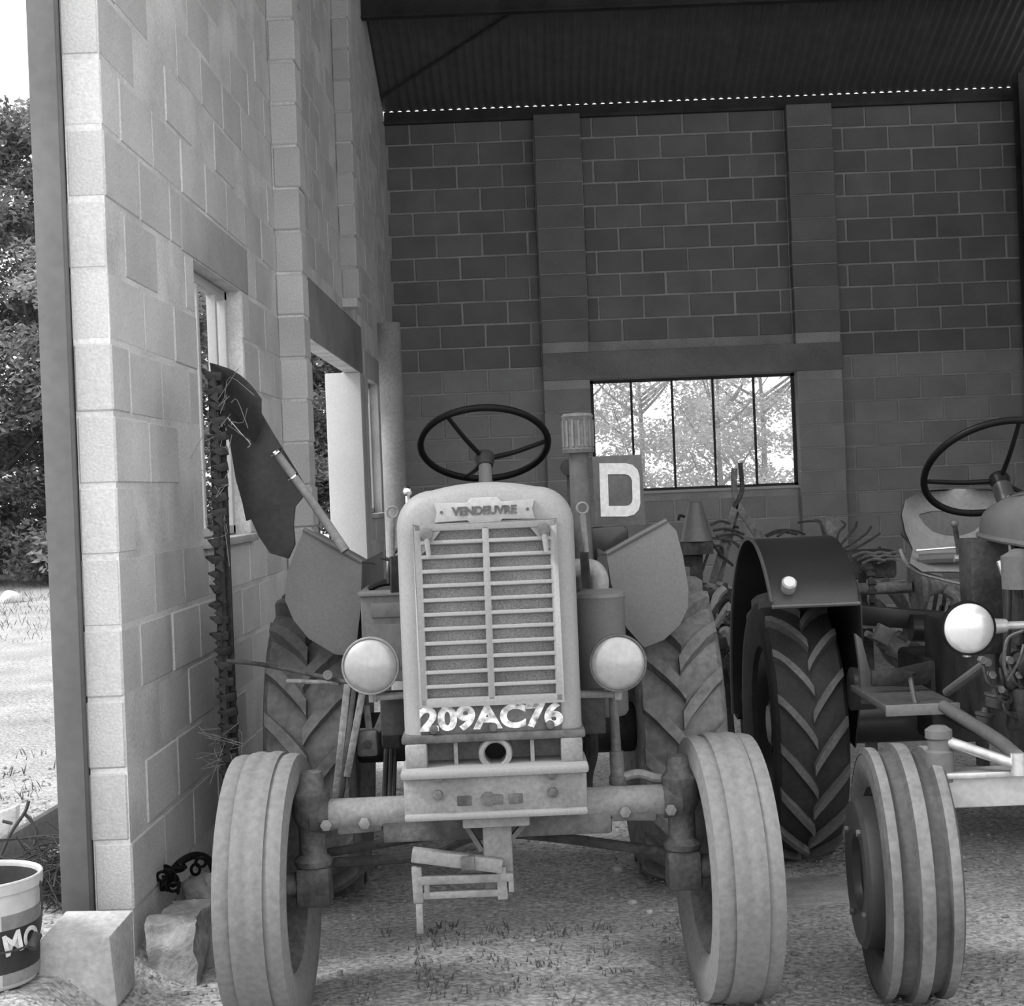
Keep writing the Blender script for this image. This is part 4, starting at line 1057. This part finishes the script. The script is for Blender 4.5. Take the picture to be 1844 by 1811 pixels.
for k in range(9):
    x0 = 1688 + k*8; MB().bar(ah(x0, 1060 + (k % 2)*30, 7.5), ah(x0 - 8, 1105 + (k % 2)*20, 7.5), .015, .02, (0,1,0)).build('tooth', 'rust', HT)

CV = empty('cultivator', (1.0, 7.3, -.25), 0, label='cluttered rusty cultivator with thin tines between the two tractors', cat='farm machine')
Mi4 = Matrix.Translation((-1.0, -7.3, .25))
def ac_(px, py, Y): return Mi4 @ at(px, py, Y)
MB().bar(ac_(1240, 1085, 7.3), ac_(1370, 1085, 7.3), .06, .06).build('frame_beam', 'rust', CV, bevel=.004)
MB().bar(ac_(1225, 1120, 7.1), ac_(1350, 1130, 7.1), .05, .05).build('frame_beam', 'rust', CV, bevel=.004)
for k, (p0, p1) in enumerate((((1325, 905), (1283, 1050)), ((1325, 905), (1395, 1010)))):
    MB().bar(ac_(*p0, 7.35), ac_(*p1, 7.35), .035, .02, (0,1,0)).build('stay_bar', 'rust_light', CV, bevel=.003)
    MB().bar(ac_(p0[0]+5, p0[1]+3, 7.38), ac_(p1[0]+12, p1[1], 7.38), .02, .02, (0,1,0)).build('stay_bar', 'rust_light', CV)
MB().tube([ac_(1322, 843, 7.35), ac_(1322, 880, 7.35), ac_(1326, 908, 7.35)], .014, 8).build('lever', 'rust_light', CV)
MB().tube([ac_(1333, 833, 7.34), ac_(1336, 868, 7.34), ac_(1335, 888, 7.34), ac_(1322, 912, 7.34)], .011, 8).build('lever', 'rust', CV)
for pts in ([(1280, 945), (1300, 938), (1330, 950)], [(1285, 955), (1310, 952), (1340, 962)], [(1290, 965), (1325, 962), (1344, 975)], [(1280, 968), (1320, 975), (1342, 1000)], [(1280, 975), (1300, 1000), (1320, 1018)], [(1275, 985), (1300, 985), (1298, 1020), (1290, 1025)],
            [(1225, 1000), (1245, 990), (1275, 980)], [(1228, 1012), (1250, 998), (1285, 985)], [(1222, 935), (1224, 928), (1232, 930)], [(1245, 1030), (1262, 1000), (1275, 980)], [(1262, 1035), (1272, 1005), (1280, 985)]):
    tine(pts, 7.3, CV, ac_, r=.007)
for k in range(16):
    q = ac_(random.uniform(1235, 1350), random.uniform(1040, 1140), random.uniform(7.0, 7.4))
    MB().tube([q, q + Vector((random.uniform(-.06,.08), random.uniform(-.05,.05), random.uniform(-.05,.03))), q + Vector((random.uniform(-.05,.12), random.uniform(-.05,.05), random.uniform(-.16,-.02)))], random.uniform(.008,.02), 6).build('tooth', random.choice(('rust', 'rust', 'rust_light')), CV)
for (px, py, r_) in ((1240, 1003, .045), (1345, 1030, .05), (1335, 1120, .06)):
    MB().lathe([(-.02, 0), (-.02, r_*.6), (-.01, r_), (.01, r_), (.02, r_*.5), (.03, 0)], ac_(px, py, 7.2), (.3, 1, .1), 20).build('wheel_disc', 'rust', CV)
for px in (1250, 1345):
    q = ac_(px, 1100, 7.2); MB().bar(q, (q.x, q.y, .02), .05, .05).build('leg', 'rust', CV)
MB().bar(ac_(1262, 1068, 7.0), ac_(1360, 1074, 7.0), .05, .04).build('frame_beam', 'rust', CV, bevel=.004)
MB().bar(ac_(1290, 1160, 6.9), ac_(1360, 1150, 6.9), .06, .05).build('frame_beam', 'rust', CV, bevel=.004)
for k in range(26):
    q = ac_(random.uniform(1285, 1350), random.uniform(1050, 1215), random.uniform(6.6, 7.2))
    d1 = Vector((random.uniform(-.05,.05), random.uniform(-.04,.04), random.uniform(-.06,.04)))
    MB().tube([q, q + d1, q + d1*1.6 + Vector((random.uniform(-.07,.07), 0, random.uniform(-.12,-.01)))], random.uniform(.008,.022), 6).build('tooth', random.choice(('rust', 'rust', 'cutter_black', 'tine_grey')), CV)
for px in (1300, 1330):
    q = ac_(px, 1150, 6.9); MB().bar(q, (q.x+.03, q.y, .02), .05, .04).build('leg', 'rust', CV)
MB().bar(ac_(1370, 1165, 6.4), ac_(1335, 1290, 6.6), .05, .03).build('tongue', 'rust', CV)

q0, q1 = at(1254, 904, 7.2), at(1254, 974, 7.2)
FN = MB().lathe([(q1.z-q1.z, .078), (q0.z-q1.z, .030), (q0.z-q1.z+.004, .024), (0, .072)], (0,0,0), (0,0,1), 28).build('seed_funnel', 'tractor_grey', loc=(q1.x, q1.y, q1.z))
tag(FN, 'grey sheet metal funnel standing upside down on the cultivator', 'funnel')
MB().box(q1.x-.07, q1.x+.07, 7.14, 7.26, q1.z-.06, q1.z-.002).build('funnel_seat', 'rust').parent = None
fs_ = bpy.data.objects['funnel_seat']; fs_.parent = CV; fs_.location = Vector((-1.0, -7.3, .25))
MB().bar(ac_(1254, 980, 7.2), ac_(1254, 1085, 7.25), .05, .05).build('post', 'rust', CV)

# ------------------------------------------------------------------ things at the left edge
# paint bucket
bx, by = at(-40, 1575, 4.1).x, 4.1; bz = ground_z(bx, by) + .01
BK = empty('paint_bucket', (bx, by, bz), R(0), label='white paint bucket with dark printed label at the left edge', cat='bucket')
hgt = .21 - bz
MB().lathe([(0, 0), (.0, .138), (.012, .146), (hgt-.03, .155), (hgt-.028, .163), (hgt-.006, .164), (hgt, .160), (hgt-.004, .154), (.02, .142), (.016, 0)], (0,0,0), (0,0,1), 48).build('body', 'bucket_white', BK)
MB().lathe([(hgt-.012, .1525), (.05, .144), (.045, 0)], (0,0,0), (0,0,1), 40).build('inside', 'bucket_inside', BK)
MB().torus((0,0,hgt-.002), (0,0,1), .160, .005, 48, 8).build('rim', 'bucket_white', BK)
def lab(a0, a1_, z0, z1, m_, name):
    rows = []
    for k in range(13):
        a = R(a0 + (a1_-a0)*k/12); row = []
        for z in (z0, z1): 
            rr = .146 + (.155-.146)*(z/hgt) + .0012; row.append((rr*math.sin(a), -rr*math.cos(a), z))
        rows.append(row)
    MB().rings(rows, False, False, False).build(name, m_, BK)
lab(40, 110, hgt-.120, hgt-.082, 'label_grey', 'label')
lab(32, 110, hgt-.232, hgt-.120, 'label_black', 'label')
lab(40, 110, hgt-.262, hgt-.232, 'label_grey', 'label')
for ch_, a in (('M', 51), ('O', 74)):
    a_ = R(a); rr = .1535
    text('lettering', ch_, .075, 'white_paint', BK, (rr*math.sin(a_), -rr*math.cos(a_), hgt-.158), rot=(R(90), R(-10), a_), extrude=.0012, bold=.002)
MB().tube([(.163, .0, hgt-.02), (.172, -.02, hgt*.7), (.164, -.06, hgt*.42), (.10, -.13, hgt*.38), (.02, -.164, hgt*.45), (-.05, -.158, hgt*.56)], .003, 6).build('bail_wire', 'rust', BK)
MB().cyl((.166, -.045, hgt*.46), (.158, -.075, hgt*.36), .013, n=12).build('bail_grip', 'rust', BK)

# loose half block
q = at(150, 1740, 4.22)
g = MB(); g.add([(-.105,-.09,-.06),(.10,-.09,-.06),(.115,.09,-.06),(-.075,.10,-.06),(-.105,-.085,.125),(.085,-.085,.130),(.118,.085,.155),(-.07,.10,.16)], [(0,3,2,1),(4,5,6,7),(0,1,5,4),(1,2,6,5),(2,3,7,6),(3,0,4,7)])
LB = g.build('concrete_block', 'stone_pale', bevel=.006, loc=(q.x, 4.24, ground_z(q.x, 4.2)-.004), rot=(0, 0, R(4)))
tag(LB, 'pale broken half block lying before the wall end', 'block')

# footing lumps of spilt concrete at the foot of the wall
def lump(name, px, py, Y, sx, sy, sz, label, m_='dirt_clod', seed=0):
    bm = bmesh.new(); bmesh.ops.create_icosphere(bm, subdivisions=4, radius=1.)
    for v in bm.verts:
        n_ = noise.fractal(v.co*1.6 + Vector((seed*7.1, 0, 0)), 1., 2., 4)
        v.co *= 1 + .28*n_
        v.co.x *= sx; v.co.y *= sy; v.co.z *= sz
    me = bpy.data.meshes.new(name); bm.to_mesh(me); bm.free(); me.materials.append(MATS[m_]); me.shade_smooth()
    p = at(px, py, Y); o = obj(name, me, None, (p.x, Y, ground_z(p.x, Y) + sz*.25))
    return tag(o, label, 'rubble')
def rough_block(name, x0, x1, y0, y1, z0, z1, amp, label, m_, seed):
    bm = bmesh.new(); bmesh.ops.create_cube(bm, size=1.)
    bmesh.ops.subdivide_edges(bm, edges=bm.edges[:], cuts=14, use_grid_fill=True)
    c0 = Vector(((x0+x1)/2, (y0+y1)/2, z0))
    for v in bm.verts:
        q = Vector((v.co.x*(x1-x0), v.co.y*(y1-y0), (v.co.z+.5)*(z1-z0)))
        k_ = 1 - .22*(v.co.z+.5)                    # battered sides
        q.x = (q.x - (x1-x0)/2)*k_ + (x1-x0)/2*1.0 if False else q.x*k_; q.y *= k_
        n_ = Vector([noise.fractal(q*9 + Vector((seed*5.3, j*11.7, 0)), 1., 2., 4) for j in range(3)])
        v.co = q + n_*amp
    me = bpy.data.meshes.new(name); bm.to_mesh(me); bm.free(); me.materials.append(MATS[m_]); me.shade_smooth(); me.set_sharp_from_angle(angle=R(50))
    return tag(obj(name, me, None, c0), label, 'rubble')
rough_block('concrete_spill', -1.160, -1.00, 4.42, 4.78, -.24, -.035, .022, 'rough step of spilt concrete at the foot of the wall end', 'dirt_clod', 1)
lump('concrete_spill', 362, 1590, 4.93, .085, .10, .15, 'rounded concrete lump under the dark hose', 'dirt_clod', 2)
rough_block('concrete_spill', -1.150, -.98, 5.05, 6.6, -.30, -.06, .03, 'low earthy ridge along the wall behind the front tyre', 'dirt_clod', 3)
# dark chain heap and hose
CHN = empty('chain_heap', at(300, 1580, 4.78), label='small dark heap of rusty chain lying on the concrete lump', cat='chain')
for k in range(22):
    q = Vector((random.gauss(0, .045), random.gauss(0, .03), random.uniform(-.02, .035)))
    d = Vector((random.uniform(-1,1), random.uniform(-1,1), random.uniform(-.6,.6)))
    MB().torus(q, d, .016, .0055, 14, 6).build('chain_link', 'rubber_black', CHN)
q = at(345, 1550, 4.85)
HS = MB().tube([at(305, 1575, 4.80), at(325, 1552, 4.82), at(350, 1540, 4.86), at(372, 1545, 4.92), at(384, 1565, 4.98), at(384, 1600, 5.0)], .012, 10).build('rubber_hose', 'rubber_black')
tag(HS, 'short black hose curving over the concrete lump', 'hose')

# planks and twigs behind the bucket
def plank(name, p0, p1, Y0, Y1, w_, h_, m_, label):
    o = MB().bar(at(*p0, Y0), at(*p1, Y1), w_, h_).build(name, m_, bevel=.004); tag(o, label, 'plank'); return o
plank('plank', (-30, 1565), (140, 1462), 5.3, 5.7, .03, .13, 'plank_dark', 'dark weathered plank on edge behind the bucket')
plank('plank', (-30, 1535), (140, 1440), 5.36, 5.76, .035, .012, 'plank', 'pale plank edge lying along the dark plank')
SL_ = MB().plate([at(*p, 5.9) for p in ((-20, 1470), (30, 1450), (28, 1495), (10, 1530), (-20, 1535))], (0, .05, 0)).build('stone_slab', 'stone_pale', bevel=.01)
tag(SL_, 'pale broken slab leaning at the left edge behind the planks', 'slab')
TW = empty('twig_heap', at(95, 1590, 4.9), label='tangled heap of thin dark twigs between bucket and steel post', cat='twigs')
o0 = at(95, 1590, 4.9)
g = MB()
for k in range(420):
    px, py = random.gauss(92, 20), random.gauss(1585, 30)
    q = at(px, min(py, 1650), random.uniform(4.75, 5.15)) - o0; 
    d = Vector((random.gauss(0,.06), random.gauss(0,.05), random.gauss(0,.03)))
    g.tube([q - d, q + Vector((random.gauss(0,.01), random.gauss(0,.01), random.gauss(.008,.01))), q + d], random.uniform(.0012,.003), 4, k=3)
g.build('twigs', 'twig', TW, kind='stuff')
for (pts) in ([(0, 1545), (20, 1500), (45, 1462), (52, 1442)], [(45, 1465), (58, 1480), (66, 1500), (58, 1535)], [(5, 1478), (22, 1482)], [(60, 1540), (95, 1520), (120, 1490)]):
    MB().tube([at(*p, 5.2) - o0 for p in pts], .006, 5).build('branch', 'twig', TW)

# a few pale stones on the floor
for (px, py, Y, r_) in ((1113, 1570, None, .022), (1138, 1627, None, .018), (1170, 1640, None, .012), (1700, 1625, None, .01), (1690, 1560, None, .009), (960, 1695, None, .01), (1370, 1560, None, .012)):
    Yv = 4.6
    for _ in range(6): Yv = (H - ground_z((px-PX)*Yv/F, Yv))*F/((px-PX)*s_ + (py-PY)*c_)
    q = at(px, py, Yv)
    bm = bmesh.new(); bmesh.ops.create_icosphere(bm, subdivisions=2, radius=r_)
    for v in bm.verts: v.co *= 1 + .3*noise.noise(v.co*60 + Vector((px,0,0))); v.co.z *= .7
    me = bpy.data.meshes.new('stone'); bm.to_mesh(me); bm.free(); me.materials.append(MATS['stone_pale'])
    o = obj('stone', me, None, (q.x, Yv, ground_fine(q.x, Yv)+r_*.3)); tag(o, 'small pale stone lying on the dark earth floor', 'stone', 'small pale stones on the floor')
q = at(1455, 1570, 5.2); zz = ground_z(q.x, 5.25)
o = MB().obox((q.x, 5.25, zz+.012), (.34, .34, .02), (0, 0, R(8))).build('ground_plate', 'dirt_clod', bevel=.004)
tag(o, 'flat grey board on the floor between both tractors', 'board')

# ------------------------------------------------------------------ trees outside
def leaf_mesh(name, n, clusters, size, mname, seed):
    rnd = random.Random(seed); vs, fs = [], []
    for i in range(n):
        c, sp = rnd.choice(clusters)
        d = Vector((rnd.gauss(0,1), rnd.gauss(0,1), rnd.gauss(0,1)))
        d = d.normalized()*(rnd.random()**.45)
        p = Vector((c[0]+d.x*sp[0], c[1]+d.y*sp[1], c[2]+d.z*sp[2]))
        a = Vector((rnd.uniform(-1,1), rnd.uniform(-1,1), rnd.uniform(-.6,.6))).normalized(); b = a.cross(Vector((rnd.uniform(-1,1), rnd.uniform(-1,1), rnd.uniform(-1,1)))).normalized()
        l = size*rnd.uniform(.6, 1.3); w_ = l*.42; o = len(vs)
        nn = a.cross(b)*l*.12
        vs += [p - a*l*.5, p + b*w_*.5 + nn, p + a*l*.5, p - b*w_*.5 + nn]; fs.append((o, o+1, o+2, o+3))
    me = bpy.data.meshes.new(name); me.from_pydata([tuple(v) for v in vs], [], fs); me.materials.append(MATS[mname])
    return me
def crown_clusters(seed, h, r_, n, low=.12):
    rnd = random.Random(seed); out = []
    for i in range(n):
        t = low + (1-low)*rnd.random(); z = h*t
        rad = r_*math.sqrt(max(.05, 1 - abs((t-.45)/.62)**2.2)); a = rnd.random()*6.283; q = rad*math.sqrt(rnd.random())
        s_c = rnd.uniform(.35, .65)
        out.append(((q*math.cos(a), q*math.sin(a), z), (s_c, s_c, s_c*.6)))
    return out
def trunk_mesh(h, r_, seed):
    rnd = random.Random(seed); g = MB()
    g.tube([(0,0,-.3), (.03,0,h*.2), (-.04,.03,h*.45), (.03,0,h*.8)], r_, 8, r1=r_*.25)
    for k in range(9):
        z = h*rnd.uniform(.18, .7); a = rnd.random()*6.28; l = h*rnd.uniform(.18, .34)
        g.tube([(0,0,z), (l*.5*math.cos(a), l*.5*math.sin(a), z+l*.35), (l*math.cos(a), l*math.sin(a), z+l*.9)], r_*.35, 6, r1=r_*.08)
    return g.mesh('trunk', 'bark')
dense = [leaf_mesh('crown', 22000, crown_clusters(s, 7.0, 1.8, 90, .02), .13, 'leaf_dark' if s % 2 else 'leaf', s) for s in (1, 2, 3)]
airy = [leaf_mesh('crown', 11000, crown_clusters(s, 5.2, 2.1, 60, .10), .11, 'leaf_pale', s) for s in (11, 12)]
tk_d, tk_a = trunk_mesh(7., .14, 5), trunk_mesh(5.2, .10, 6)
rt = random.Random(3)
def tree(name, x, y, crown, trunk, sc, label, group):
    t = empty(name, (x, y, ground_z(x, y)-.05), rt.random()*6.28, label=label, cat='tree', group=group); t.scale = (sc, sc, sc*rt.uniform(.95, 1.08))
    obj('crown', crown, t); obj('trunk', trunk, t)
k = 0
for x in (-11.2, -9.6, -8.2, -6.9, -5.6, -4.3, -3.0, -1.7):
    tree('hedge_tree', x + rt.uniform(-.2,.2), 22.5 + rt.uniform(-.8,.8), dense[k % 3], tk_d, .84 + .12*rt.random(), 'dense dark leafy tree of the row growing beyond the side wall', 'trees beyond the side wall'); k += 1
for x in (-12.5, -8.8, -5.0, -2.2):
    tree('hedge_tree', x, 25.5, dense[k % 3], tk_d, .86, 'dense dark leafy tree of the row growing beyond the side wall', 'trees beyond the side wall'); k += 1
for x, y, sc_ in ((.6, 25, .8), (1.9, 26.5, .85), (3.0, 24.5, .72), (3.9, 26, .9), (5.2, 25, .85)):
    tree('orchard_tree', x, y, airy[k % 2], tk_a, sc_, 'light sunlit leafy tree seen through the back window', 'trees behind the back window'); k += 1
for (x, y, s_r) in ((-7.4, 19.0, .16), (-6.9, 19.2, .22), (-6.3, 18.7, .14)):
    bm = bmesh.new(); bmesh.ops.create_icosphere(bm, subdivisions=3, radius=s_r)
    for v in bm.verts: v.co *= 1 + .35*noise.noise(v.co*6 + Vector((x,0,0))); v.co.z *= .75
    me = bpy.data.meshes.new('boulder'); bm.to_mesh(me); bm.free(); me.materials.append(MATS['stone_pale']); me.shade_smooth()
    o = obj('boulder', me, None, (x, y, ground_z(x, y)+s_r*.3)); tag(o, 'pale boulder lying in the yard below the trees', 'boulder', 'boulders in the yard')
